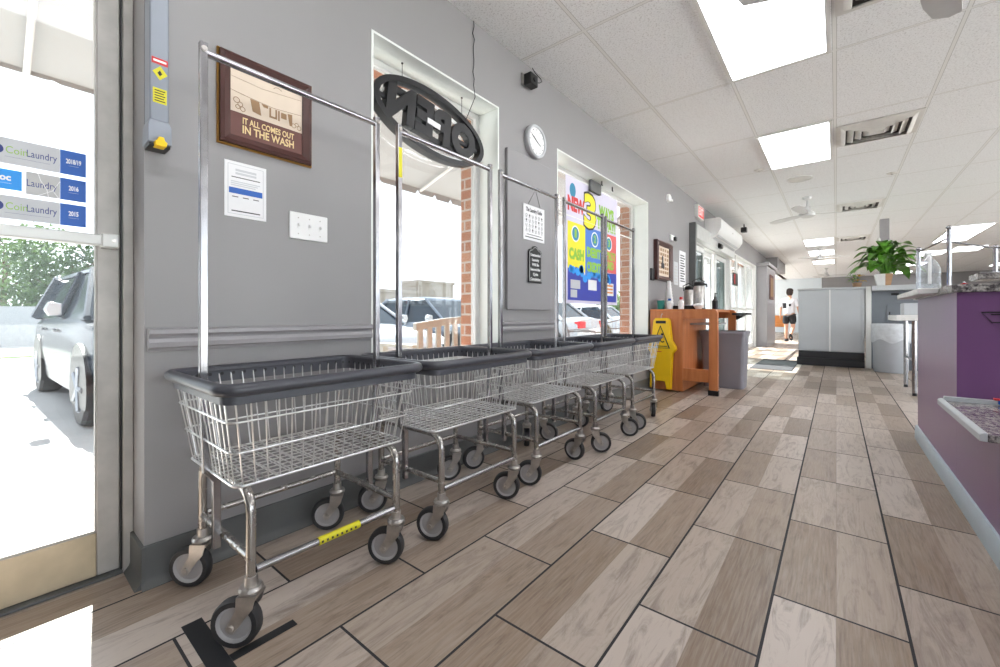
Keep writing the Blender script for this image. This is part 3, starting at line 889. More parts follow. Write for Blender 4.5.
# triple switch plate
sw = thing('switch_plate', 'white triple light switch plate on the grey wall right of the notice', 'light switch', (0, 0.84, 1.17))
MB().box(0.0008, 0.762, 1.168, 0.007, 0.921, 1.276).build('plate', 'white', sw, bevel=0.003)
for k in range(3):
    yc = 0.796 + 0.0455*k
    t = MB().box(0.006, yc-0.005, 1.211, 0.009, yc+0.005, 1.233)
    t.prism([(0.008, 1.218), (0.018, 1.224), (0.019, 1.230), (0.008, 1.229)], 'y', yc-0.0035, yc+0.0035)
    tg = t.build('toggle', 'white', sw)
    for zz in (1.190, 1.254): MB().lathe([(0.0001, 0.0068), (0.0028, 0.0068), (0.0028, 0.0078), (0.0001, 0.0078)], (0, yc, zz), 8, 'x').build('plate_screw', 'fork', sw)

# grey operator housing by the door
op = thing('operator_housing', 'tall grey metal housing with yellow warning labels beside the glass door', 'shutter operator', (0, 0.338, 1.39))
MB().box(0.0008, 0.3155, 1.46, 0.068, 0.363, 2.56).build('housing', 'box_grey', op, bevel=0.004)
e = MB().loft([[(x, y, z) for x, y in ((0.0008, a), (c, a), (c, b), (0.0008, b))] for a, b, c, z in ((0.3155, 0.363, 0.068, 1.462), (0.311, 0.368, 0.074, 1.445), (0.310, 0.369, 0.075, 1.392), (0.3115, 0.3675, 0.073, 1.390))])
e.build('end_cap', 'box_grey', op, bevel=0.002)
MB().box(0.006, 0.314, 1.380, 0.071, 0.366, 1.3895).build('cap_base', 'black', op, bevel=0.002)
lv = MB().prism([(0.326, 1.378), (0.352, 1.378), (0.355, 1.392), (0.349, 1.396), (0.346, 1.407), (0.334, 1.407), (0.330, 1.396), (0.324, 1.392)], 'x', 0.055, 0.090)
lv.build('release_lever', 'yellow_plastic', op, bevel=0.002)
MB().box(0.068, 0.320, 1.636, 0.0688, 0.360, 1.655).build('sticker', 'red', op)['label'] = 'small red sticker'
MB().box(0.0688, 0.324, 1.643, 0.0692, 0.356, 1.649).build('sticker_print', 'white_ink', op)
MB().prism([(0.340, 1.588), (0.359, 1.609), (0.341, 1.632), (0.322, 1.611)], 'x', 0.068, 0.0688).build('sticker', 'yellow', op)['label'] = 'yellow diamond warning sticker'
MB().box(0.068, 0.323, 1.516, 0.0688, 0.357, 1.562).build('sticker', 'yellow', op)['label'] = 'yellow rectangular warning sticker'
q = MB()
for k in range(5): q.box(0.0687, 0.327, 1.5215 + k*0.0078, 0.0691, 0.353 - 0.003*(k % 2), 1.5245 + k*0.0078)
q.prism([(0.340, 1.600), (0.346, 1.608), (0.340, 1.618), (0.334, 1.609)], 'x', 0.0687, 0.0691)
q.build('sticker_print', 'ink', op, smooth=0)

# OPEN sign seen from behind
OC = Vector((-0.085, 1.602, 1.937))
sg = thing('open_sign', 'black oval OPEN sign seen from behind, hung in the first window', 'sign', tuple(OC))
def on_sign(mb, name, m, par=sg, **k):
    R = Matrix.Translation(OC) @ Matrix.Rotation(math.radians(-6.0), 4, 'X') @ Matrix.Translation(-OC)
    mb.v = [tuple(R @ Vector(p)) for p in mb.v]
    return mb.build(name, m, par, **k)
def oval(a, b, n=48): return [(OC.y + a*math.cos(2*PI*i/n), OC.z + b*math.sin(2*PI*i/n)) for i in range(n)]
RA, RB = 0.412, 0.182
o1, o2 = oval(RA, RB), oval(RA-0.036, RB-0.030)
ring = MB().loft([[(x, p[0], p[1]) for p in q] for q, x in ((o1, -0.112), (o1, -0.06), (o2, -0.06), (o2, -0.112), (o1, -0.112))], caps=False)
on_sign(ring, 'oval_ring', 'sign_black', smooth=30)
tubes = MB().tube([(-0.105, p[0], p[1]) for p in oval(RA-0.062, RB-0.05)], 0.008, 8, closed=True)
on_sign(tubes, 'light_tube', 'white')
lt = text_mesh('OPEN', 0.25, (-0.088, OC.y, OC.z), '-x', 0.66, 0.022, 0.015, 1.08)
on_sign(lt, 'sign_letters', 'sign_black', smooth=0)
br = MB().box(-0.096, OC.y-0.37, OC.z-0.012, -0.080, OC.y+0.37, OC.z+0.012)
br.box(-0.096, OC.y-0.285, OC.z-0.006, -0.080, OC.y-0.262, OC.z+0.11)
br.box(-0.098, OC.y-0.29, OC.z+0.055, -0.084, OC.y+0.05, OC.z+0.095)
br.box(-0.098, OC.y-0.02, OC.z-0.095, -0.084, OC.y+0.30, OC.z-0.06)
on_sign(br, 'sign_backing', 'sign_black', bevel=0.002)
on_sign(MB().box(-0.066, OC.y-0.06, OC.z-0.016, -0.0615, OC.y+0.035, OC.z+0.014), 'rating_label', 'paper')
hk = MB()
for yy, zz in ((1.385, 2.085), (1.835, 2.025)):
    pts = [(-0.085, yy, zz - 0.012), (-0.085, yy, 2.192)]
    hk.tube(pts, 0.0018, 6)
    hk.lathe([(0.0001, 2.188), (0.006, 2.188), (0.006, 2.1925), (0.0001, 2.1925)], (-0.085, yy, 0), 8)
hk.build('hanging_wire', 'black', sg)
cd = [(-0.085, 1.835, 2.02), (-0.05, 1.842, 2.06), (0.012, 1.85, 2.17)]
cd += [(0.006 + 0.004*math.sin(t*3.0), 1.843 + 0.006*math.sin(t*2.1), 2.24 + t*0.039) for t in range(0, 11)]
MB().tube(cd, 0.0022, 6).build('power_cord', 'ink', sg)

# round clock
ck = thing('wall_clock', 'round white wall clock above the raised panel between the windows', 'clock', (0, 2.482, 2.0))
cy, cz = 2.482, 2.102
MB().lathe([(0.0001, 0.001), (0.112, 0.001), (0.117, 0.012), (0.117, 0.034), (0.108, 0.044), (0.099, 0.040), (0.097, 0.030), (0.0001, 0.030)], (0, cy, cz), 36, 'x').build('clock_case', 'sticker_grey', ck, smooth=40)
MB().disc(cy, cz, 0.096, 0.096, 0.0305, 0.0315, 36).build('clock_face', 'white', ck, smooth=0)
h = MB()
for k in range(12):
    a = k*PI/6
    h.tube([(0.032, cy+0.078*math.sin(a), cz+0.078*math.cos(a)), (0.032, cy+0.088*math.sin(a), cz+0.088*math.cos(a))], 0.0018, 4)
h.build('hour_marks', 'ink', ck)
h = MB()
for a, L in ((-1.02, 0.05), (-0.35 - 0.72, 0.072)):
    h.tube([(0.0335, cy-0.012*math.sin(a), cz-0.012*math.cos(a)), (0.0335, cy+L*math.sin(a), cz+L*math.cos(a))], 0.0024, 5)
h.tube([(0.0345, cy, cz), (0.0345, cy+0.05*math.sin(2.0), cz+0.05*math.cos(2.0))], 0.0016, 5)
h.build('clock_hand', 'ink', ck)

# small black speaker near the ceiling with a cable
sp = thing('wall_camera', 'small black box camera with a cable high on the wall under the ceiling', 'camera', (0, 2.40, 2.46))
MB().box(0.014, 2.345, 2.452, 0.075, 2.435, 2.532).build('camera_body', 'black', sp, bevel=0.006)
MB().box(0.0006, 2.33, 2.462, 0.016, 2.372, 2.538).build('wall_bracket', 'fork', sp, bevel=0.003)
MB().lathe([(0.0001, 0.074), (0.016, 0.074), (0.014, 0.083), (0.0001, 0.083)], (0, 2.39, 2.49), 14, 'x').build('lens', 'ink', sp)
MB().tube([(0.05, 2.43, 2.50), (0.06, 2.47, 2.505), (0.06, 2.505, 2.53), (0.04, 2.52, 2.565), (0.015, 2.49, 2.6), (0.008, 2.46, ZC-0.002)], 0.003, 6).build('cable', 'black', sp)

# hanging laundry guide and the black plaque, on the raised panel
y0, y1, z0, z1 = 2.325, 2.588, 1.385, 1.632
gd = thing('laundry_guide', 'white hanging sheet headed The Laundry Guide on the raised panel', 'wall hanging', (0.022, 2.456, z0))
MB().box(0.0235, y0, z0, 0.0275, y1, z1).build('sheet', 'paper', gd, smooth=0)
MB().tube([(0.0255, y0+0.055, z1-0.003), (0.0255, 2.475, 1.755), (0.0255, y1-0.05, z1-0.003)], 0.0013, 5).build('string', 'ink', gd)
MB().lathe([(0.0001, 0.0222), (0.004, 0.0222), (0.004, 0.03), (0.0001, 0.03)], (0, 2.475, 1.755), 8, 'x').build('nail', 'fork', gd)
a = text_mesh('The Laundry Guide', 0.04, (0.0279, 2.456, z1-0.035), '+x', 0.20, 0.0004, 0.0009)
for r in range(4):
    for c in range(6):
        yy, zz = y0 + 0.035 + c*0.0385, z1 - 0.075 - r*0.033
        k = (r*7 + c*3) % 4
        if k == 0: a.tube([(0.0279, yy+0.009*math.cos(t*PI/4), zz+0.009*math.sin(t*PI/4)) for t in range(8)], 0.0012, 4, closed=True)
        elif k == 1: a.tube([(0.0279, yy-0.009, zz-0.008), (0.0279, yy+0.009, zz-0.008), (0.0279, yy, zz+0.009)], 0.0012, 4, closed=True)
        elif k == 2: a.tube([(0.0279, yy-0.009, zz+0.007), (0.0279, yy-0.006, zz-0.008), (0.0279, yy+0.006, zz-0.008), (0.0279, yy+0.009, zz+0.007)], 0.0012, 4)
        else: a.box(0.0276, yy-0.007, zz-0.007, 0.0282, yy+0.007, zz+0.007)
        a.box(0.0276, yy-0.011, zz-0.0155, 0.0280, yy+0.011, zz-0.0135)
a.box(0.0276, y0+0.04, z0+0.038, 0.0280, y1-0.04, z0+0.042)
a.box(0.0276, y0+0.02, z0+0.018, 0.0280, y1-0.02, z0+0.024)
a.build('lettering', 'ink', gd, smooth=0)
y0, y1, z0, z1 = 2.380, 2.545, 1.088, 1.352
pq = thing('wall_plaque', 'small black plaque with white lettering below the hanging laundry guide', 'plaque', (0.022, 2.462, z0))
ym = (y0+y1)/2
outl = [(y0, z0), (y1, z0), (y1, z1-0.045), (y1-0.012, z1-0.030), (y1-0.045, z1-0.022)] + [(ym+0.034*math.cos(t), z1-0.022+0.022*math.sin(t)) for t in (0.35, 0.8, PI/2, PI-0.8, PI-0.35)] + [(y0+0.045, z1-0.022), (y0+0.012, z1-0.030), (y0, z1-0.045)]
MB().prism(outl, 'x', 0.0228, 0.034).build('plaque_board', 'sign_black', pq, bevel=0.003, smooth=0)
bd = MB()
in_ = [(ym + (p[0]-ym)*0.90, z0 + 0.013 + (p[1]-z0)*0.905) for p in outl]
bd.tube([(0.0341, p[0], p[1]) for p in in_], 0.0012, 4, closed=True)
for k, w in enumerate(('Unattended', 'Laundry', 'Will Be', 'Removed After', 'Cycle', 'Completion')):
    merge(bd, text_mesh(w, 0.027, (0.0345, ym, z1 - 0.068 - k*0.034), '+x', min(0.125, 0.0125*len(w)), 0.0003, 0.0006))
bd.build('lettering', 'white_ink', pq, smooth=0)

# payment poster in the second window
x0 = -0.150
y0, y1, z0, z1 = 3.21, 4.31, 0.965, 2.100
po = thing('payment_poster', 'large colourful poster NEW 3 WAYS TO PAY hanging in the second window', 'poster', (x0, (y0+y1)/2, z0))
MB().box(x0-0.004, y0, z0, x0, y1, z1).build('poster_sheet', 'poster_lilac', po, smooth=0)
MB().tube([(x0-0.002, y0-0.45, 1.745), (x0-0.002, y1+0.5, 1.745)], 0.006, 6).build('hanging_rod', 'white_frame', po)
xf = x0 + 0.0006
def panel(a, b, c, d_, m, x=xf): return MB().box(x - 0.0006, a, c, x + 0.0006, b, d_).build('poster_panel', m, po, smooth=0)
zt, zm = 1.70, 1.32
panel(y0+0.03, y0+0.36, zm-0.06, zt, 'poster_yellow'); panel(y0+0.36, y0+0.71, zm-0.10, zt, 'poster_blue'); panel(y0+0.73, y1-0.03, zm-0.02, zt, 'poster_red')
nv = MB().prism([(y0+0.03, z0+0.03), (y1-0.03, z0+0.03), (y1-0.03, zm-0.02), (y0+0.73, zm-0.03), (y0+0.71, zm-0.10), (y0+0.36, zm-0.10), (y0+0.20, zm-0.02), (y0+0.03, zm-0.04)], 'x', xf-0.0004, xf+0.0008)
nv.build('poster_panel', 'poster_navy', po, smooth=0)
def ptext(s, size, y, z, m, w, bold=0.006, roll=0.0, x=xf+0.0014):
    return text_mesh(s, size, (x, y, z), '+x', w, 0.0004, bold, roll=roll).build('poster_lettering', m, po, smooth=0)
ptext('NEW', 0.17, y0+0.18, 1.855, 'red', 0.32, 0.010)
ptext('3', 0.44, y0+0.46, 1.84, 'ink', 0.27, 0.030, x=xf+0.0010); ptext('3', 0.42, y0+0.46, 1.84, 'poster_yellow', 0.24, 0.018, x=xf+0.0022)
ptext('WAYS', 0.15, y0+0.83, 1.90, 'poster_green', 0.36, 0.009); ptext('TO PAY!', 0.15, y0+0.83, 1.775, 'poster_green', 0.44, 0.009)
MB().disc(y0+0.12, 1.985, 0.055, 0.065, xf, xf+0.001).build('poster_splash', 'poster_teal', po, smooth=0)
for k, (yy, n_) in enumerate(((y0+0.17, '1'), (y0+0.56, '2'), (y0+0.885, '3'))):
    MB().disc(yy, 1.60, 0.075, 0.075, xf, xf+0.0012).build('poster_badge', 'white_ink', po, smooth=0)
    MB().disc(yy, 1.60, 0.062, 0.062, xf+0.0006, xf+0.0018).build('poster_badge', 'poster_teal', po, smooth=0)
    ptext(n_, 0.10, yy, 1.60, 'poster_green', 0.04, 0.004, x=xf+0.0024)
ptext('CASH', 0.13, y0+0.195, 1.41, 'poster_green', 0.28, 0.008)
ptext('DEBIT', 0.12, y0+0.54, 1.46, 'poster_green', 0.30, 0.008); ptext('CREDIT', 0.12, y0+0.54, 1.32, 'poster_green', 0.30, 0.008)
ptext('LOYALTY', 0.11, y0+0.90, 1.47, 'poster_green', 0.30, 0.007); ptext('CARD', 0.11, y0+0.90, 1.37, 'poster_green', 0.20, 0.007)
bub = MB()
rb = random.Random(3)
for k in range(16):
    bub.disc(y0+0.07+rb.random()*0.95, 1.20+rb.random()*0.09, 0.03+0.02*rb.random(), 0.036, xf+0.0006, xf+0.0014, 14)
bub.build('poster_bubbles', 'sky_blue', po, smooth=0)
for (a, b, c, e) in ((0.08, 0.26, 1.10, 1.18), (0.08, 0.20, 1.02, 1.09), (0.42, 0.60, 1.10, 1.20), (0.78, 1.0, 1.06, 1.19)):
    MB().box(xf, y0+a, c, xf+0.0014, y0+b, e).build('poster_card', 'paper' if a > 0.3 else 'sticker_grey', po, smooth=0)
q = MB()
for z in (1.085, 1.12, 1.155): q.box(xf+0.001, y0+0.80, z, xf+0.0018, y0+0.98, z+0.018)
q.build('poster_stripes', 'far_orange', po, smooth=0)
sb = thing('sensor_bracket', 'small dark bracket with hooks at the top of the second window above the poster', 'bracket', (-0.12, 3.75, 2.06))
MB().box(-0.140, 3.62, 2.045, -0.112, 3.84, 2.1525).build('bracket_plate', 'base', sb, bevel=0.003)
hk = MB()
for yy in (3.74, 3.98): hk.tube([(-0.06, yy, 2.1525), (-0.06, yy, 2.115), (-0.052, yy, 2.108)], 0.006, 6)
hk.build('hook', 'black', sb)

# far end of the window wall: framed print, switches, notices, exit sign, air conditioner
y0, y1, z0, z1 = 5.02, 5.60, 1.285, 1.765
p2 = thing('framed_print', 'dark framed picture on the wall above the orange coffee counter', 'picture', (0, 5.3, z0))
wall_frame(MB(), y0, y1, z0, z1, 0.055, 0.001, 0.06).build('picture_frame', 'frame_brown', p2, smooth=0)
MB().box(0.002, y0+0.05, z0+0.05, 0.02, y1-0.05, z1-0.05).build('print', 'print_cream', p2, smooth=0)
q = MB()
rb = random.Random(5)
for r in range(6):
    for c in range(5):
        if (r, c) in ((2, 2), (3, 2)): continue
        yy, zz = y0+0.10+c*0.085, z0+0.09+r*0.055
        q.box(0.0199, yy, zz, 0.0208, yy+0.05+0.02*rb.random(), zz+0.035)
q.build('print_lettering', 'print_tan', p2, smooth=0)
MB().prism([(5.24, 1.44), (5.36, 1.44), (5.36, 1.50), (5.32, 1.51), (5.32, 1.58), (5.29, 1.60), (5.27, 1.58), (5.27, 1.51), (5.24, 1.50)], 'x', 0.0199, 0.0215).build('print_picture', 'ink', p2, smooth=0)
tag(MB().box(0.0008, 4.90, 1.27, 0.02, 5.0, 1.41).build('wall_switch', 'black', bevel=0.004), 'small black wall switch left of the dark framed picture', 'switch')
ob = thing('outlet_box', 'small white wall box with a black plug above the dark framed picture', 'outlet', (0, 5.68, 1.84))
MB().box(0.0008, 5.62, 1.835, 0.03, 5.76, 1.91).build('box_body', 'white', ob, bevel=0.004)
MB().box(0.03, 5.70, 1.84, 0.06, 5.77, 1.89).build('plug', 'black', ob, bevel=0.004)
ns = thing('paper_notice', 'long white laminated notice hanging between the dark picture and the sliding entrance', 'notice', (0, 6.2, 1.25))
MB().box(-0.0004, 6.06, 1.25, 0.006, 6.36, 1.76).build('sheet', 'paper', ns, smooth=0)
q = MB()
for k in range(11): q.box(0.0058, 6.10, 1.33+k*0.036, 0.0066, 6.32-0.03*(k % 3), 1.345+k*0.036)
q.build('printed_text', 'ink', ns, smooth=0)
n2 = thing('paper_notice', 'small pale paper notice just right of the dark framed picture', 'notice', (0, 5.92, 1.27))
MB().box(-0.0004, 5.82, 1.27, 0.006, 5.99, 1.58).build('sheet', 'sticker_grey', n2, smooth=0)
q = MB()
for k in range(6): q.box(0.0058, 5.84, 1.30+k*0.042, 0.0066, 5.97-0.02*(k % 2), 1.312+k*0.042)
q.build('printed_text', 'fork', n2, smooth=0)
ex = thing('exit_sign', 'small red glowing exit sign high on the wall before the air conditioner', 'exit sign', (0, 7.0, 2.36))
MB().box(0.0008, 6.86, 2.36, 0.055, 7.22, 2.56).build('sign_box', 'light_frame', ex, bevel=0.006)
MB().box(0.054, 6.885, 2.38, 0.0565, 7.195, 2.54).build('sign_face', 'exit_red', ex, smooth=0)
text_mesh('EXIT', 0.16, (0.0572, 7.04, 2.46), '+x', 0.25, 0.0005, 0.006).build('lettering', 'white_ink', ex, smooth=0)
sx = thing('smoke_sensor', 'small round white sensor on the wall left of the exit sign', 'sensor', (0, 5.4, 2.33))
MB().lathe([(0.0001, 0.001), (0.055, 0.001), (0.05, 0.03), (0.02, 0.045), (0.0001, 0.045)], (0, 5.55, 2.37), 16, 'x').build('sensor_body', 'white', sx)
MB().box(0.001, 5.60, 2.36, 0.02, 5.72, 2.385).build('sensor_bracket', 'white', sx)
ac = thing('air_conditioner', 'white wall air conditioner above the sliding entrance', 'air conditioner', (0, 8.4, 2.14))
prof = [(0.001, 2.13), (0.10, 2.13), (0.20, 2.20), (0.25, 2.28), (0.25, 2.42), (0.22, 2.45), (0.001, 2.45)]
MB().prism(prof, 'y', 7.50, 9.45).build('ac_body', 'white', ac, bevel=0.008)
q = MB()
for k in range(2):
    q.prism([(0.108+0.05*k, 2.128+0.035*k), (0.14+0.05*k, 2.150+0.035*k), (0.143+0.05*k, 2.146+0.035*k), (0.111+0.05*k, 2.124+0.035*k)], 'y', 7.6, 9.35)
q.build('air_louver', 'sticker_grey', ac)
MB().box(0.249, 8.42, 2.315, 0.2515, 8.50, 2.335).build('display', 'fork', ac)
dc = thing('door_sensor', 'small black motion sensor on the header of the sliding entrance', 'sensor', (0.1, 8.0, 2.1))
MB().box(0.0995, 7.98, 2.02, 0.16, 8.14, 2.09).build('sensor_body', 'black', dc, bevel=0.012)
MB().box(0.0995, 8.0, 2.09, 0.13, 8.12, 2.105).build('sensor_bracket', 'black', dc)
cs = thing('ceiling_camera', 'small black camera hanging from the ceiling beyond the air conditioner', 'camera', (0.30, 9.3, 2.5))
MB().tube([(0.30, 9.3, ZC-0.001), (0.30, 9.3, 2.56)], 0.012, 8).build('camera_stem', 'black', cs)
MB().box(0.25, 9.24, 2.47, 0.35, 9.36, 2.565).build('camera_body', 'black', cs, bevel=0.01)
ls = thing('window_sign', 'small black and red sign hanging in the shop front glass beyond the sliding entrance', 'sign', (0.02, 10.3, 1.5))
MB().box(-0.030, 10.02, 1.50, 0.0, 10.52, 1.77).build('sign_box', 'black', ls, bevel=0.01)
MB().box(-0.0005, 10.05, 1.53, 0.002, 10.2, 1.74).build('sign_face', 'red', ls)
MB().tube([(-0.015, 10.27, 1.77), (-0.015, 10.27, 2.164)], 0.004, 6).build('hanging_cord', 'black', ls)
pf = thing('framed_print', 'small tan picture hung on the pier at the end of the entrance', 'picture', (0.24, 14.2, 1.25))
PF = MB()
y0, y1, z0, z1 = 13.8, 14.6, 1.30, 2.0
PF.box(0.2405, y0, z0, 0.262, y1, z1)
PF.build('picture_frame', 'print_brown', pf, bevel=0.01); MB().box(0.262, y0+0.08, z0+0.08, 0.264, y1-0.08, z1-0.08).build('print', 'print_tan', pf, smooth=0)

# ------------------------------------------------------------------ ceiling
def ceiling_light(xa, ya, label, group=None, xb=None, L=1.2):
    xb = xa + 0.60 if xb is None else xb
    t = thing('ceiling_light', label, 'ceiling light', ((xa+xb)/2, ya + L/2, ZC), group)
    f = MB()
    w = 0.025
    z0, z1 = ZC - 0.014, ZC - 0.0005
    f.box(xa, ya, z0, xa+w, ya+L, z1); f.box(xb-w, ya, z0, xb, ya+L, z1)
    f.box(xa+w, ya, z0, xb-w, ya+w, z1); f.box(xa+w, ya+L-w, z0, xb-w, ya+L, z1)
    f.build('light_frame', 'light_frame', t)
    MB().box(xa+w, ya+w, ZC-0.009, xb-w, ya+L-w, ZC-0.0005).build('diffuser', M['diffuser'], t, smooth=0)
    return t
nt_ = NT('troffer_diffuser')
p, x, y, z = nt_.obj()
k = nt_.math('ABSOLUTE', nt_.math('SUBTRACT', nt_.math('ABSOLUTE', x), 0.14))
band = nt_.ramp(k, [(0.0, (1, 1, 1, 1)), (0.16, (0.52, 0.53, 0.58, 1))])
nt_.b.inputs['Base Color'].default_value = (0.8, 0.8, 0.8, 1)
nt_.l(band, nt_.b.inputs['Emission Color'])
nt_.b.inputs['Emission Strength'].default_value = 1.0
M['diffuser'] = nt_.mat
DIFF = nt_.b
CL = [(1.072, 2.353, 'large bright ceiling panel light nearest the camera'),
      (1.072, 4.805, 'square looking bright ceiling panel light, second of the near row'),
      (1.072, 12.10, 'ceiling panel light behind the nearer white ceiling fan'),
      (1.072, 14.30, 'ceiling panel light beyond the second ceiling fan over the grey cabinet'),
      (1.072, 16.95, 'smallest ceiling panel light, farthest down the row above the grey cabinet'),
      (3.496, 12.10, 'ceiling panel light at right, nearer of the pair above the chrome rail post'),
      (3.496, 13.35, 'ceiling panel light at right, farther of the pair above the chrome rail post'),
      (3.496, 16.30, 'ceiling panel light seen behind the water jug'),
      (4.10, 15.80, 'ceiling panel light just right of the chrome rail post'),
      (3.496, 19.6, 'ceiling panel light above the right hand leaves of the potted plant'),
      (3.496, 23.2, 'lowest ceiling panel light right of the potted plant at the far end'),
      (5.92, 21.5, 'ceiling panel light at far right above the granite ledge')]
for xa, ya, lab in CL: ceiling_light(xa, ya, lab)
# unseen panels, added to brighten the room further
for xa, ya in ((1.072, -0.1), (3.496, 2.353), (5.92, 2.353), (3.496, 4.805), (5.92, 4.805), (3.496, 7.26), (5.92, 7.26), (5.92, 9.7)):
    ceiling_light(xa, ya, 'added unseen ceiling panel light above the counter side of the room', 'added unseen ceiling lights')

def vent(xc, yc, label, s=0.27, rings=4):
    t = thing('ceiling_vent', label, 'vent', (xc, yc, ZC))
    MB().box(xc-s+0.01, yc-s+0.01, ZC-0.006, xc+s-0.01, yc+s-0.01, ZC-0.0006).build('vent_back', 'vent_dark', t, smooth=0)
    f = MB()
    for k in range(rings):
        a = s*(1 - k/(rings+0.6)); b = a - s*0.15
        zo = ZC - 0.004 - (0.0 if k == 0 else 0.0)
        def ring(e, z): return [(xc-e, yc-e, z), (xc+e, yc-e, z), (xc+e, yc+e, z), (xc-e, yc+e, z)]
        f.loft([ring(a, ZC-0.006), ring(b, ZC-0.034), ring(b-0.004, ZC-0.032), ring(a-0.004, ZC-0.006)], caps=False)
    def ring(e, z): return [(xc-e, yc-e, z), (xc+e, yc-e, z), (xc+e, yc+e, z), (xc-e, yc+e, z)]
    f.box(xc-0.05, yc-0.05, ZC-0.032, xc+0.05, yc+0.05, ZC-0.028)
    f.build('vent_louver', 'vent', t)
    o = MB().loft([ring(s+0.03, ZC-0.0006), ring(s+0.03, ZC-0.010), ring(s-0.01, ZC-0.010), ring(s-0.01, ZC-0.0006)], caps=False)
    o.build('vent_frame', 'vent', t)
vent(1.995, 5.33, 'square louvred ceiling vent right of the second panel light')
vent(1.995, 2.86, 'square louvred ceiling vent at the top edge of the photo right of the largest light')
vent(1.995, 8.85, 'ceiling vent right of the nearer ceiling fan', 0.26, 3)
vent(1.995, 12.5, 'farthest ceiling vent, beside the far panel lights', 0.26, 3)
sk = thing('ceiling_speaker', 'round white ceiling speaker in the tile before the nearer fan', 'speaker', (1.33, 6.65, ZC))
MB().lathe([(0.0001, ZC-0.012), (0.10, ZC-0.012), (0.125, ZC-0.007), (0.128, ZC-0.0005)], (1.33, 6.65, 0), 24, caps=False).build('speaker_grille', 'vent', sk)
MB().lathe([(0.128, ZC-0.010), (0.138, ZC-0.008), (0.14, ZC-0.0005)], (1.33, 6.65, 0), 24, caps=False).build('speaker_trim', 'light_frame', sk)
for xx, yy, lab in ((0.965, 5.93, 'small round white sprinkler plate on the ceiling left of the speaker'), (2.24, 7.1, 'small round white sprinkler plate on the ceiling right of the nearer fan')):
    s = thing('ceiling_sprinkler', lab, 'sprinkler', (xx, yy, ZC))
    MB().lathe([(0.0001, ZC-0.014), (0.045, ZC-0.012), (0.055, ZC-0.0005)], (xx, yy, 0), 16, caps=False).build('cover_plate', 'vent', s)
    MB().lathe([(0.0001, ZC-0.022), (0.012, ZC-0.022), (0.012, ZC-0.013)], (xx, yy, 0), 10, caps=False).build('sprinkler_head', 'fork', s)

def ceiling_fan(x, y, zblade, R, a0, label, nb=3):
    t = thing('ceiling_fan', label, 'ceiling fan', (x, y, ZC))
    MB().lathe([(0.0001, ZC-0.001), (0.062, ZC-0.001), (0.055, ZC-0.03), (0.025, ZC-0.05), (0.014, ZC-0.055), (0.014, zblade+0.12), (0.04, zblade+0.11), (0.05, zblade+0.03), (0.0001, zblade+0.03)], (x, y, 0), 20).build('canopy_rod', 'fan_white', t)
    MB().lathe([(0.0001, zblade+0.035), (0.075, zblade+0.03), (0.105, zblade+0.005), (0.10, zblade-0.03), (0.06, zblade-0.05), (0.0001, zblade-0.052)], (x, y, 0), 24).build('motor', 'fan_white', t)
    for k in range(nb):
        a = math.radians(a0 + 360.0*k/nb)
        m = MB()
        m.M = Matrix.Translation((x, y, zblade)) @ Matrix.Rotation(a, 4, 'Z') @ Matrix.Rotation(math.radians(10), 4, 'X')
        pl = [(0.09, 0.025), (0.20, 0.055), (R*0.75, 0.07), (R*0.95, 0.055), (R, 0.0), (R*0.95, -0.05), (R*0.75, -0.062), (0.20, -0.05), (0.09, -0.025)]
        m.prism(pl, 'z', -0.004, 0.004)
        m.build('blade', 'fan_white', t)
ceiling_fan(1.97, 2.41, 2.36, 0.66, 75, 'ceiling fan at the top edge of the photo with only blade tips showing')
ceiling_fan(1.36, 7.75, 2.37, 0.66, 20, 'nearer white three bladed ceiling fan over the walkway')
ceiling_fan(1.36, 13.9, 2.36, 0.62, -15, 'second white ceiling fan farther back over the grey cabinet')
ceiling_fan(1.40, 20.0, 2.36, 0.62, 10, 'farthest white ceiling fan just above the grey cabinet top')
# ------------------------------------------------------------------ orange coffee counter and what is on and round it
y0, y1 = 4.86, 5.92
T = 0.925
cc = thing('coffee_counter', 'orange wood laminate coffee counter with an open end frame against the window wall', 'counter', (0.36, y0, 0))
def end_panel(y, full):
    a = 0.03
    # outline in XZ: solid left part, open frame right with a rounded upper corner
    if full: MB().box(0.015, y, 0.012, 0.375, y+a, T-0.03).build('end_panel', 'orange', cc, bevel=0.002)
    f = MB()
    R = 0.05
    out = [(0.376, T-0.105), (0.376, T-0.0)] + [(0.725-R+R*math.cos(t), T-R+R*math.sin(t)) for t in (PI/2, 3*PI/8, PI/4, PI/8, 0)] + [(0.725, 0.055), (0.640, 0.055), (0.640, T-0.105)]
    f.prism(out, 'y', y, y+a+0.02)
    f.box(0.376, y, 0.135, 0.639, y+a+0.02, 0.27)
    f.build('end_frame', 'orange', cc, bevel=0.003)
    MB().box(0.632, y-0.004, 0.001, 0.731, y+a+0.026, 0.055).build('foot', 'black', cc, bevel=0.003)
end_panel(y0, True); end_panel(y1-0.05, False)
MB().box(0.375-0.018, y0+0.031, 0.012, 0.375, y1, T-0.03).build('body_side', 'orange', cc)
MB().box(0.015, y1-0.02, 0.012, 0.356, y1, T-0.03).build('back_panel', 'orange', cc)
MB().box(0.012, y0, T-0.029, 0.375, y1, T).build('counter_top', 'orange', cc, bevel=0.004)
MB().box(0.3755, y0+0.051, T-0.03, 0.66, y1-0.051, T-0.002).build('counter_leaf', 'orange', cc)
MB().box(0.376, y0+0.051, 0.145, 0.63, 5.41, 0.165).build('lower_shelf', 'orange', cc)
MB().box(0.376, y0+0.3, 0.745, 0.62, y1-0.06, 0.765).build('inner_shelf', 'cabinet', cc)
sh = thing('side_tray', 'narrow dark shelf sticking out behind the orange counter end', 'shelf', (0.8, 5.8, 0.86))
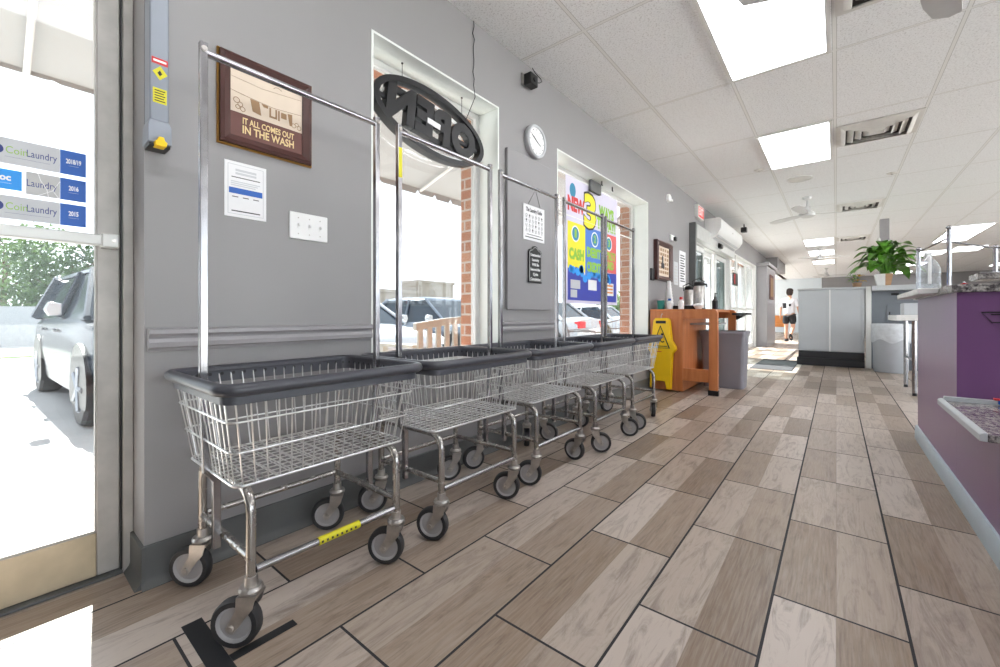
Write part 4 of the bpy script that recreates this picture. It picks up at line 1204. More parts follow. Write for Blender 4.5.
MB().box(0.7305, 5.60, 0.86, 0.89, 5.90, 0.885).build('tray_board', 'plinth', sh, bevel=0.004)
MB().prism([(0.7305, 0.80), (0.745, 0.80), (0.84, 0.858), (0.7305, 0.858)], 'y', 5.86, 5.88).build('tray_bracket', 'black', sh)

# yellow folded wet floor sign hanging on the counter end
wf = thing('wet_floor_sign', 'yellow folded wet floor sign hanging on the end of the orange counter', 'safety sign', (0.16, 4.8, 0.02))
def board(y, x0=0.055, t=0.018):
    b = MB()
    xl, xr = x0, x0 + 0.205
    out = [(xl-0.022, 0.04), (xl+0.020, 0.04), (xl+0.035, 0.115), (xr-0.06, 0.115), (xr-0.04, 0.03), (xr+0.0, 0.03), (xr+0.012, 0.33), (xr+0.020, 0.43), (xr+0.058, 0.475), (xr+0.052, 0.51), (xr+0.012, 0.575), (xr-0.012, 0.80), (xr-0.035, 0.825), (xl+0.045, 0.825), (xl+0.022, 0.80), (xl-0.002, 0.575), (xl-0.04, 0.51), (xl-0.045, 0.475), (xl-0.012, 0.43), (xl-0.010, 0.33)]
    return b.prism(out, 'y', y, y + t)
fb = board(4.790).build('front_board', 'yellow_plastic', wf, bevel=0.004)
board(4.822, 0.062).build('back_board', 'yellow_plastic', wf, bevel=0.004)
MB().box(0.105, 4.787, 0.765, 0.215, 4.7895, 0.795).build('handle_slot', 'ink', wf)
tri = [(0.156, 0.735), (0.252, 0.490), (0.066, 0.490)]
MB().tube([(x, 4.789, z) for x, z in tri], 0.008, 6, closed=True).build('triangle_border', 'ink', wf)
fg = MB()
fg.M = Matrix.Translation((0.156, 4.789, 0.57)) @ Matrix.Diagonal((1.25, 1, 1.25, 1)) @ Matrix.Translation((-0.156, 0, -0.565))
fg.tube([(0.160, 0, 0.605), (0.150, 0, 0.568)], 0.008, 6); fg.tube([(0.150, 0, 0.570), (0.172, 0, 0.552), (0.188, 0, 0.560)], 0.006, 6)
fg.tube([(0.150, 0, 0.570), (0.138, 0, 0.545), (0.122, 0, 0.546)], 0.006, 6); fg.tube([(0.158, 0, 0.598), (0.182, 0, 0.600)], 0.005, 6); fg.tube([(0.157, 0, 0.598), (0.138, 0, 0.608)], 0.005, 6)
fg.sphere((0.170, 0, 0.622), 0.011, 8, 6)
fg.box(0.11, -0.001, 0.513, 0.215, 0.001, 0.520)
fg.build('warning_figure', 'ink', wf)
MB().box(0.118, 4.7885, 0.444, 0.168, 4.7898, 0.452).build('small_label', 'red', wf)
MB().tube([(0.16, 4.858, 0.87), (0.16, 4.835, 0.875), (0.16, 4.80, 0.85), (0.16, 4.80, 0.80), (0.16, 4.815, 0.79)], 0.004, 6).build('hanging_hook', 'fork', wf)

# things on the counter
def cup(x, y, z, r, h, m, label, cat='cup', name='paper_cup', group=None, taper=0.82):
    t = thing(name, label, cat, (x, y, z), group)
    MB().lathe([(0.0001, z+0.001), (r*taper, z+0.001), (r, z+h), (r*0.94, z+h), (r*taper*0.92, z+0.006), (0.0001, z+0.006)], (x, y, 0), 18).build('cup_body', m, t)
    return t
cup(0.10, 4.98, T, 0.045, 0.105, 'teal', 'teal plastic cup at the wall end of the orange counter')
cs = thing('cup_stack', 'tall tapering stack of white paper cups on the orange counter', 'cups', (0.155, 5.10, T))
m = MB()
for k in range(9):
    z = T + 0.001 + 0.033*k; r = 0.056 - 0.0040*k
    m.lathe([(r*0.86, z), (r, z+0.045), (r*1.03, z+0.047), (r*1.0, z+0.05), (r*0.84, z+0.05)], (0.155, 5.10, 0), 16, caps=False)
m.lathe([(0.022, T+0.30), (0.020, T+0.34), (0.0001, T+0.341)], (0.155, 5.10, 0), 14, caps=False)
m.build('cup_body', 'white', cs)
def bottle(x, y, r, h, m, mcap, label):
    t = thing('condiment_bottle', label, 'bottle', (x, y, T))
    MB().lathe([(0.0001, T+0.001), (r, T+0.001), (r, T+h*0.62), (r*0.5, T+h*0.76), (r*0.5, T+h*0.8), (0.0001, T+h*0.8)], (x, y, 0), 16).build('bottle_body', m, t)
    MB().lathe([(0.0001, T+h*0.8), (r*0.62, T+h*0.8), (r*0.55, T+h), (0.0001, T+h)], (x, y, 0), 14).build('bottle_cap', mcap, t)
bottle(0.205, 4.96, 0.03, 0.125, 'white', 'blue', 'white bottle with a blue cap beside the teal cup')
bottle(0.325, 4.98, 0.03, 0.14, 'white', 'red', 'white bottle with a red cap on the orange counter')
tr = thing('supply_tray', 'low black tray holding the white red capped bottle row on the orange counter', 'tray', (0.32, 5.12, T))
b = MB().box(0.215, 5.05, T+0.001, 0.46, 5.20, T+0.008)
b.box(0.215, 5.05, T+0.008, 0.221, 5.20, T+0.045); b.box(0.454, 5.05, T+0.008, 0.46, 5.20, T+0.045)
b.box(0.221, 5.05, T+0.008, 0.454, 5.056, T+0.045); b.box(0.221, 5.194, T+0.008, 0.454, 5.20, T+0.045)
b.build('tray_body', 'black', tr, bevel=0.002)
b = MB()
for k in range(7):
    b.box(0.235+0.03*k, 5.07, T+0.009, 0.250+0.03*k, 5.18, T+0.052)
b.build('sugar_packets', 'paper', tr, bevel=0.002)
bl = thing('sugar_bowl', 'small white bowl on the orange counter in front of the steel coffee dispenser', 'bowl', (0.50, 5.02, T))
MB().lathe([(0.0001, T+0.001), (0.03, T+0.001), (0.055, T+0.04), (0.05, T+0.055), (0.02, T+0.064), (0.0001, T+0.066)], (0.50, 5.02, 0), 18).build('bowl_body', 'white', bl)
def airpot(x, y, r, h, label):
    t = thing('coffee_dispenser', label, 'coffee dispenser', (x, y, T))
    MB().lathe([(0.0001, T+0.001), (r, T+0.001), (r, T+0.02), (0.0001, T+0.02)], (x, y, 0), 20).build('base', 'black', t)
    MB().lathe([(0.0001, T+0.02), (r*0.96, T+0.02), (r*0.96, T+h*0.78), (r*0.8, T+h*0.84), (0.0001, T+h*0.84)], (x, y, 0), 22).build('steel_body', 'fork', t)
    MB().lathe([(0.0001, T+h*0.84), (r*0.85, T+h*0.84), (r*0.9, T+h*0.95), (r*0.6, T+h), (0.0001, T+h)], (x, y, 0), 20).build('pump_lid', 'black', t)
    MB().tube([(x+r*0.5, y-r*0.4, T+h*0.9), (x+r*1.35, y-r*0.9, T+h*0.88), (x+r*1.45, y-r*0.95, T+h*0.78)], 0.010, 8).build('spout', 'black', t)
    MB().tube([(x-r, y, T+h*0.8), (x-r*1.2, y+0.01, T+h*1.02), (x, y, T+h*1.12), (x+r*0.9, y, T+h*0.98)], 0.006, 6).build('handle', 'black', t)
airpot(0.44, 5.30, 0.066, 0.33, 'tall steel coffee dispenser with black pump lid on the orange counter')
airpot(0.25, 5.60, 0.062, 0.30, 'steel coffee dispenser half hidden behind the front one on the orange counter')
gr = thing('pump_bottle', 'small black pump bottle at the right end of the orange counter', 'bottle', (0.60, 5.35, T))
MB().lathe([(0.0001, T+0.001), (0.033, T+0.001), (0.034, T+0.10), (0.015, T+0.125), (0.012, T+0.15), (0.0001, T+0.15)], (0.60, 5.35, 0), 14).build('bottle_body', 'black', gr)
MB().tube([(0.60, 5.35, T+0.15), (0.60, 5.35, T+0.185), (0.635, 5.34, T+0.185)], 0.007, 6).build('pump_spout', 'black', gr)

# grey rectangular bin behind the counter frame
gb = thing('waste_bin', 'grey square plastic bin standing behind the open frame of the orange counter', 'bin', (0.70, 5.72, 0))
def rr(x0, y0_, x1, y1_, z, r=0.04): return [(x, y, z) for x, y in rounded_rect((x1-x0)/2, (y1_-y0_)/2, r, 4, (x0+x1)/2, (y0_+y1_)/2)]
bx = (0.415, 5.44, 0.885, 5.80)
b = MB().loft([rr(bx[0]+0.03, bx[1]+0.02, bx[2]-0.022, bx[3]-0.02, 0.002), rr(bx[0], bx[1], bx[2], bx[3], 0.66), rr(bx[0]+0.008, bx[1]+0.008, bx[2]-0.008, bx[3]-0.008, 0.66), rr(bx[0]+0.05, bx[1]+0.036, bx[2]-0.05, bx[3]-0.036, 0.02)])
b.build('bin_body', 'bin_grey', gb)
b = MB().loft([rr(bx[0]-0.008, bx[1]-0.008, bx[2]+0.008, bx[3]+0.008, 0.61), rr(bx[0]-0.010, bx[1]-0.010, bx[2]+0.010, bx[3]+0.010, 0.668), rr(bx[0]+0.012, bx[1]+0.012, bx[2]-0.012, bx[3]-0.012, 0.668), rr(bx[0]+0.03, bx[1]+0.02, bx[2]-0.03, bx[3]-0.02, 0.45)], caps=False)
lo = b.build('bin_liner', 'bin_grey', gb)
MB().loft([rr(bx[0]-0.013, bx[1]-0.013, bx[2]+0.013, bx[3]+0.013, 0.64), rr(bx[0]-0.014, bx[1]-0.014, bx[2]+0.014, bx[3]+0.014, 0.668), rr(bx[0]-0.012, bx[1]-0.012, bx[2]+0.012, bx[3]+0.012, 0.672), rr(bx[0]+0.006, bx[1]+0.006, bx[2]-0.006, bx[3]-0.006, 0.672)], caps=False).build('bin_rim', 'bin_grey', gb)

# mats and tape on the floor
tag(MB().loft([[(0.60+e, 7.75+e, z), (1.17-e, 7.75+e, z), (1.17-e, 9.5-e, z), (0.60+e, 9.5-e, z)] for e, z in ((0, 0.001), (0, 0.006), (0.012, 0.012))]).build('door_mat', 'mat', smooth=0, origin=(0.88, 8.6, 0)), 'grey door mat on the floor in front of the sliding entrance', 'mat')
tp = thing('floor_tape', 'black tape in an L shape on the floor under the nearest cart', 'tape', (0.45, 0.40, 0))
MB().box(0.298, 0.338, 0.0006, 0.66, 0.386, 0.0014).build('tape_strip', 'tape', tp, smooth=0)
MB().box(0.507, 0.3865, 0.0006, 0.536, 0.545, 0.0014).build('tape_strip', 'tape', tp, smooth=0)

# ------------------------------------------------------------------ far cabinets, bins and plants
cb = thing('cabinet', 'wide light grey two panel cabinet back on a black plinth in the middle distance', 'cabinet', (1.62, 9.2, 0))
ca, cbx, cy = 1.185, 2.055, 8.92
MB().box(ca, cy, 0.245, cbx, cy+0.62, 1.285).build('cabinet_body', 'cabinet', cb, bevel=0.004)
MB().box(ca-0.012, cy-0.02, 1.286, cbx+0.012, cy+0.63, 1.318).build('cabinet_top', 'cabinet', cb, bevel=0.004)
MB().box(ca-0.02, cy-0.045, 0.001, cbx+0.0, cy+0.60, 0.13).build('plinth', 'plinth', cb, bevel=0.004)
MB().box(ca, cy-0.02, 0.131, cbx, cy+0.60, 0.244).build('plinth', 'plinth', cb, bevel=0.004)
for a, b_ in ((ca+0.01, 1.605), (1.625, cbx-0.01)):
    MB().box(a, cy-0.010, 0.26, b_, cy-0.0005, 1.27).build('back_panel', 'cabinet', cb, bevel=0.003)
    f = MB()
    e = 0.03
    f.box(a+0.001, cy-0.016, 0.27, a+e, cy-0.0102, 1.26); f.box(b_-e, cy-0.016, 0.27, b_-0.001, cy-0.0102, 1.26)
    f.build('panel_strip', 'cabinet', cb, bevel=0.002)
MB().box(1.606, cy-0.018, 0.246, 1.624, cy-0.0006, 1.284).build('centre_strip', 'white', cb, bevel=0.002)
tag(MB().box(2.07, cy-0.02, 0.001, 2.135, cy+0.10, 1.318).build('white_post', 'white_frame', bevel=0.004, origin=(2.1, cy, 0)), 'white square post between the grey cabinet and the round bin', 'post')
dp = thing('machine_bank', 'dark grey panelled machine behind the round bin, under the potted plant', 'machine', (2.45, 9.2, 0))
MB().box(2.14, 8.97, 0.001, 2.80, 9.5, 1.24).build('machine_body', 'cab_dark', dp, bevel=0.004)
MB().box(2.32, 8.958, 0.75, 2.60, 8.969, 1.02).build('access_door', 'cab_dark', dp, bevel=0.004)
MB().box(2.345, 8.952, 0.86, 2.36, 8.957, 0.91).build('door_latch', 'black', dp, bevel=0.002)
MB().box(2.37, 8.962, 1.17, 2.46, 8.969, 1.205).build('slot', 'black', dp)
MB().box(2.138, 8.86, 1.245, 2.86, 9.55, 1.325).build('machine_ledge', 'cabinet', dp, bevel=0.004)
# round bin with a clear liner
rb_ = thing('round_bin', 'round grey bin with a clear plastic liner in front of the dark panelled machine', 'bin', (2.335, 8.55, 0))
bc = (2.335, 8.56, 0)
MB().lathe([(0.0001, 0.002), (0.188, 0.002), (0.195, 0.02), (0.212, 0.70), (0.204, 0.70), (0.188, 0.03), (0.0001, 0.03)], bc, 32).build('bin_body', 'can', rb_)
l = MB()
rl = random.Random(2)
prof = [(0.19, 0.60), (0.205, 0.715), (0.214, 0.728), (0.221, 0.715), (0.2195, 0.62), (0.2185, 0.50), (0.2175, 0.47)]
vs, fs, n = [], [], 40
for i, (r, z) in enumerate(prof):
    for k in range(n):
        a = 2*PI*k/n
        w = 0.0 if i < 2 else 0.004*math.sin(9*a + i) + 0.003*rl.random()
        zz = z + (0.03*math.sin(5*a) if i >= 5 else 0)
        vs.append((bc[0] + (r+max(0, w))*math.cos(a), bc[1] + (r+max(0, w))*math.sin(a), zz))
for i in range(len(prof)-1):
    for k in range(n):
        fs.append((i*n+k, i*n+(k+1) % n, (i+1)*n+(k+1) % n, (i+1)*n+k))
l.add(vs, fs); l.build('bin_liner', 'liner', rb_)

def leaf_blade(mb, base, az, L, W, rise, droop, fold=0.25, seg=7):
    """one arching leaf on a stalk"""
    d = Vector((math.cos(az), math.sin(az), 0)); s = Vector((-math.sin(az), math.cos(az), 0))
    rows = []
    for i in range(seg+1):
        t = i/seg
        c = Vector(base) + d*(L*(0.25 + 0.75*t)*(1-0.10*t*t)) + Vector((0, 0, rise*(0.55+0.45*math.sin(min(1.0, 0.3+t*0.9)*PI/1.6)) - droop*t*t))
        w = W*math.sin(PI*min(1, (0.04+0.96*t))**0.85)*0.5
        rows.append((c + s*w + Vector((0, 0, w*fold)), c, c - s*w + Vector((0, 0, w*fold))))
    vs = [tuple(p) for r in rows for p in r]
    fs = []
    for i in range(seg):
        for k in range(2):
            a = i*3+k
            fs.append((a, a+1, a+4, a+3))
    mb.add(vs, fs)
    c0 = rows[0][1]
    return [tuple(base), tuple((Vector(base)+c0)/2 + Vector((0, 0, 0.02))), tuple(c0)]
pl = thing('potted_plant', 'large leafy green plant in a white and wood pot on the grey machine ledge', 'plant', (2.29, 9.05, 1.325))
px, py, pz = 2.30, 9.06, 1.3255
def pot_half(x0, x1, m, nm):
    pts = lambda s, z: [(px+x0*s, py-0.10*s, z), (px+x1*s, py-0.10*s, z), (px+x1*s, py+0.10*s, z), (px+x0*s, py+0.10*s, z)]
    MB().loft([pts(0.72, pz), pts(1.0, pz+0.19), pts(0.92, pz+0.19), pts(0.85, pz+0.15)]).build(nm, m, pl, bevel=0.004)
pot_half(-0.125, 0.005, 'pot', 'pot'); pot_half(0.0065, 0.095, 'wood_pot', 'pot')
fo, stm = MB(), MB()
rl = random.Random(11)
for k in range(64):
    az = rl.random()*2*PI
    up = rl.random()
    L = 0.26 + 0.24*(1-up) + 0.08*rl.random()
    st = leaf_blade(fo, (px+0.03*rl.uniform(-1, 1), py+0.03*rl.uniform(-1, 1), pz+0.14), az, L*(0.55+0.55*(1-up)), 0.12+0.06*rl.random(), 0.18+0.48*up*(0.6+0.4*rl.random()), 0.05+0.16*(1-up)*rl.random()+0.03)
    stm.tube(st, 0.004, 5)
for az, L, r, dr in ((0.0, 0.50, 0.26, 0.10), (0.25, 0.46, 0.32, 0.06), (0.5, 0.40, 0.44, 0.02), (3.1, 0.48, 0.24, 0.14), (3.35, 0.50, 0.16, 0.20), (2.8, 0.42, 0.34, 0.08), (3.0, 0.38, 0.40, 0.03), (0.15, 0.42, 0.18, 0.10), (-0.3, 0.40, 0.36, 0.02)):
    st = leaf_blade(fo, (px, py-0.02, pz+0.14), az, L*1.08, 0.17, r*1.15+0.04, dr)
    stm.tube(st, 0.0045, 5)
fo.build('foliage', 'leaf', pl, smooth=60); stm.build('stems', 'leaf', pl)
fl = MB()
for dx, z, w in ((-0.07, 0.74, 0.03), (0.06, 0.71, 0.026)):
    fl.sphere((px+dx, py-0.03, pz+z), w, 8, 6, (0.8, 0.8, 1.3))
    stm2 = MB().tube([(px+dx*0.3, py, pz+0.15), (px+dx, py-0.03, pz+z-0.02)], 0.004, 5).build('flower_stalk', 'leaf', pl)
fl.build('flower', 'pot', pl)
p2_ = thing('small_plant', 'small green plant with yellow leaves left of the large potted plant', 'plant', (1.97, 9.22, 1.3185))
q = MB(); q2 = MB()
for k in range(26):
    az = rl.random()*2*PI
    leaf_blade(q if k < 17 else q2, (1.93 if k < 17 else 2.0, 9.2, 1.38), az, 0.08+0.07*rl.random(), 0.05, 0.04+0.12*rl.random(), 0.02)
MB().lathe([(0.0001, 1.3185), (0.05, 1.3185), (0.065, 1.40), (0.058, 1.40), (0.0001, 1.385)], (1.97, 9.22, 0), 14).build('pot', 'wood_pot', p2_)
q.build('foliage', 'leaf', p2_); q2.build('foliage', 'yellow_leaf', p2_)['label'] = 'yellow leaves'
tag(struct(MB().box(2.325, 10.4, 0.0, 2.455, 10.53, ZC).build('column_1', 'trim', bevel=0.004)))

# orange chair far away in the bright room, and the table beside it
oc = thing('orange_chair', 'small orange chair far away in the bright room beyond the pier', 'chair', (-0.2, 21.0, 0))
MB().box(-0.50, 20.9, 0.36, 0.06, 21.4, 0.50).build('seat', 'far_orange', oc, bevel=0.02)
MB().prism([(21.3, 0.45), (21.4, 0.45), (21.47, 0.84), (21.38, 0.84)], 'x', -0.50, 0.06).build('backrest', 'far_orange', oc, bevel=0.015)
for sx in (-0.46, 0.02):
    for sy in (20.95, 21.36):
        MB().tube([(sx, sy, 0.36), (sx, sy, 0.001)], 0.014, 8).build('leg', 'black', oc)
ot = thing('side_table', 'small dark side table left of the far orange chair', 'table', (-0.75, 21.2, 0))
MB().box(-1.0, 21.0, 0.50, -0.58, 21.4, 0.53).build('table_top', 'plinth', ot, bevel=0.004)
for sx in (-0.97, -0.61):
    for sy in (21.03, 21.37):
        MB().tube([(sx, sy, 0.50), (sx, sy, 0.001)], 0.012, 8).build('leg', 'black', ot)

# ------------------------------------------------------------------ purple service counter at the right
pc = thing('service_counter', 'purple laminate service counter with granite top at the right of the walkway', 'counter', (2.14, 2.87, 0))
PX = 2.14
MB().box(PX, 2.872, 0.0955, 3.4, 4.07, 0.965).build('counter_body', 'purple', pc, smooth=0)
MB().box(PX, 0.4, 0.0955, 3.4, 2.8715, 0.432).build('low_body', 'purple', pc, smooth=0)
MB().prism([(PX-0.014, 0.001), (PX, 0.001), (PX, 0.095), (PX-0.008, 0.095), (PX-0.014, 0.085)], 'y', 0.4, 4.082).build('skirting', 'counter_base', pc)
MB().box(PX, 0.4, 0.001, 3.4, 4.07, 0.095).build('counter_plinth', 'counter_base', pc, smooth=0)
gt = MB().box(PX-0.02, 2.845, 0.9655, 3.5, 4.0, 1.003).build('granite_top', 'granite', pc, bevel=0.004)
MB().box(PX-0.10, 3.15, 0.972, PX-0.0205, 4.13, 1.003).build('top_edge', 'light_frame', pc, bevel=0.004)
MB().box(PX-0.0205+0.0006, 4.0006, 0.9655, 3.5, 4.13, 1.003).build('top_edge', 'light_frame', pc, bevel=0.004)
# low granite shelf with a metal edge
sf = thing('granite_shelf', 'low speckled granite shelf with a silver metal edge on the purple counter', 'shelf', (2.3, 2.4, 0.433))
MB().box(PX-0.045, 2.11, 0.433, 3.4, 2.84, 0.458).build('shelf_top', 'granite', sf, bevel=0.004)
e = MB()
e.prism([(PX-0.064, 0.434), (PX-0.0455, 0.434), (PX-0.0455, 0.464), (PX-0.054, 0.464), (PX-0.060, 0.461), (PX-0.064, 0.456)], 'y', 2.11, 2.868)
e.box(PX-0.045, 2.8405, 0.433, 3.4, 2.868, 0.476)
e.build('metal_edge', 'cabinet', sf, bevel=0.002)
pn = thing('flat_folder', 'thin red and blue folder lying at the back of the low granite shelf', 'folder', (2.3, 2.8, 0.4765))
MB().box(2.25, 2.8415, 0.4768, 2.75, 2.862, 0.486).build('folder_cover', 'red', pn, bevel=0.002)
MB().box(2.26, 2.826, 0.4625, 2.75, 2.8395, 0.478).build('folder_cover', 'blue', pn, bevel=0.002)
br = thing('wire_bracket', 'small black wire bracket on the dark purple side of the counter', 'bracket', (2.25, 2.87, 0.85))
MB().tube([(2.215, 2.862, 0.872), (2.245, 2.85, 0.826), (2.36, 2.85, 0.826), (2.39, 2.862, 0.872)], 0.0035, 6, closed=True).build('wire_frame', 'black', br)
MB().tube([(2.245, 2.8665, 0.862), (2.36, 2.8665, 0.862)], 0.003, 6).build('wire_bar', 'black', br)
# clear water jug
jg = thing('water_jug', 'clear plastic water jug with a handle standing on the purple counter', 'jug', (2.16, 3.75, 1.004))
jx, jy, jz = 2.15, 3.74, 1.0035
def sq(h, z, r=0.014): return [(jx+x, jy+y, z) for x, y in rounded_rect(h, h, r, 4)]
MB().loft([sq(0.046, jz), sq(0.052, jz+0.012), sq(0.052, jz+0.08), sq(0.049, jz+0.09), sq(0.052, jz+0.10), sq(0.052, jz+0.15), sq(0.040, jz+0.185, 0.02), sq(0.016, jz+0.215, 0.0155), sq(0.015, jz+0.232, 0.0145)]).build('jug_body', 'jug', jg, smooth=50)
MB().lathe([(0.0001, jz+0.232), (0.019, jz+0.232), (0.019, jz+0.25), (0.0001, jz+0.25)], (jx, jy, 0), 16).build('jug_cap', 'white', jg)
MB().tube([(jx, jy-0.016, jz+0.225), (jx, jy-0.055, jz+0.215), (jx, jy-0.064, jz+0.17), (jx, jy-0.0575, jz+0.05)], 0.008, 8).build('jug_handle', 'white', jg)
# chrome rail on the counter
cr = thing('chrome_rail', 'chrome post and rail standing on the granite top of the purple counter', 'rail', (2.2, 3.5, 1.003))
for x, y, h, zb_ in ((2.215, 3.56, 0.37, 1.0035), (2.13, 3.95, 0.30, 1.0035), (2.44, 3.80, 0.265, 1.1125)):
    b = MB().tube([(x, y, zb_), (x, y, 1.003+h)], 0.0105, 10)
    b.lathe([(0.0001, zb_), (0.022, zb_), (0.022, zb_+0.0065), (0.0001, zb_+0.0065)], (x, y, 0), 14)
    po_ = b.build('rail_post', 'chrome', cr)
    MB().sphere((x, y, 1.003+h), 0.0145, 12, 8).build('post_cap', 'chrome', po_)
MB().tube([(2.13, 3.95, 1.285), (2.215, 3.56, 1.315)], 0.006, 8).build('rail_bar', 'chrome', cr)
MB().tube([(2.215, 3.56, 1.29), (2.44, 3.80, 1.262), (2.72, 3.80, 1.27)], 0.006, 8).build('rail_bar', 'chrome', cr)
gl = thing('granite_ledge', 'raised speckled granite ledge at the far right edge above the purple counter', 'shelf', (2.7, 3.8, 1.06))
MB().box(2.36, 3.72, 1.072, 3.0, 3.97, 1.112).build('ledge_top', 'granite', gl, bevel=0.004)
for x in (2.66, 2.9): MB().lathe([(0.0001, 1.0035), (0.014, 1.0035), (0.014, 1.0715), (0.0001, 1.0715)], (x, 3.90, 0), 12).build('ledge_support', 'chrome', gl)
rd = thing('red_dish', 'small dark red dish with a silver knob on the granite counter top', 'dish', (2.25, 3.45, 1.003))
MB().lathe([(0.0001, 1.0035), (0.02, 1.0035), (0.032, 1.02), (0.014, 1.034), (0.0001, 1.036)], (2.252, 3.42, 0), 18).build('dish_body', 'tail', rd)
MB().sphere((2.252, 3.42, 1.040), 0.0065, 8, 6).build('dish_knob', 'chrome', rd)
# narrow white table at the end of the counter
wt = thing('side_table', 'narrow white topped table with metal legs at the far end of the purple counter', 'table', (2.45, 6.5, 0))
MB().box(2.195, 6.12, 0.80, 2.80, 7.0, 0.860).build('table_top', 'white_frame', wt, bevel=0.004)
for x, y in ((2.345, 6.20), (2.345, 6.92), (2.74, 6.20), (2.74, 6.92)):
    lg = MB().tube([(x, y, 0.7995), (x, y, 0.03)], 0.020, 4).build('leg', 'chrome', wt, smooth=0)
    MB().lathe([(0.0001, 0.001), (0.02, 0.001), (0.018, 0.03), (0.0001, 0.03)], (x, y, 0), 10).build('leg_foot', 'black', lg)
MB().tube([(2.345, 6.20, 0.37), (2.345, 6.92, 0.37)], 0.016, 4).build('leg_brace', 'chrome', wt, smooth=0)
tag(MB().box(2.27, 6.3, 0.8605, 2.60, 6.6, 0.99).build('metal_box', 'cabinet', bevel=0.006, origin=(2.4, 6.45, 0.8605)), 'small grey metal box on the narrow white topped table', 'box')
# ------------------------------------------------------------------ outside
GZ = -0.20
slab('ground', 'asphalt', -70, -40, GZ - 0.1, -1.95, 90, GZ)
slab('ground_sidewalk', 'sidewalk', -1.9495, -40, GZ - 0.1, -0.3405, 90, -0.03)
slab('ground_bounce_yard', 'bounce_yard', XR + 0.16, -60, GZ - 0.1, 70, 90, GZ)  # unseen ground added to throw daylight up through the right glazing
slab('ground_verge', 'grass', -15.6, -30, GZ + 0.001, -14.0, 60, GZ + 0.03)

# canopy over the pavement with its scalloped valance
aw = thing('awning', 'white canopy over the pavement seen through the near door and first window', 'awning', (-1.0, 2.0, 2.2))
AX, AZ = -1.75, 2.175
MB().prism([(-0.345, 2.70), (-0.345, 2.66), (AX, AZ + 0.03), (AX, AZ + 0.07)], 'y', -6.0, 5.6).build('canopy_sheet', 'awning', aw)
shade_aw = thing('awning', 'added canopy shading the far sliding entrance, beyond the second window', 'awning', (-0.9, 15.0, 2.2))  # canopy added to cut the sun falling on the far floor
MB().prism([(-0.345, 2.55), (-0.345, 2.51), (-0.9, AZ), (-0.9, AZ + 0.04)], 'y', 5.8, 14.9).build('canopy_sheet', 'awning', shade_aw)
f = MB()
for yy in (6.5, 10.6, 14.6): f.tube([(-0.35, yy, 2.47), (-0.88, yy, AZ - 0.02)], 0.014, 6)
f.build('canopy_rib', 'white_frame', shade_aw)
v = MB()
y = -6.0
rv = random.Random(4)
while y < 5.6:
    w = 0.24
    h = 0.05 if 1.0 < y < 5.5 else 0.012
    h *= rv.uniform(0.5, 1.0)
    v.prism([(y, AZ + 0.03), (y, AZ + 0.012), (y + 0.03, AZ + 0.012 - h), (y + w - 0.03, AZ + 0.012 - h), (y + w, AZ + 0.012), (y + w, AZ + 0.03)], 'x', AX - 0.004, AX + 0.002)
    y += w
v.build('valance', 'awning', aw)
f = MB()
for yy in (-4.4, -2.2, 0.14, 2.9, 5.2):
    f.tube([(-0.35, yy, 2.60), (AX + 0.02, yy, AZ + 0.0)], 0.014, 6)
f.build('canopy_rib', 'white_frame', aw)

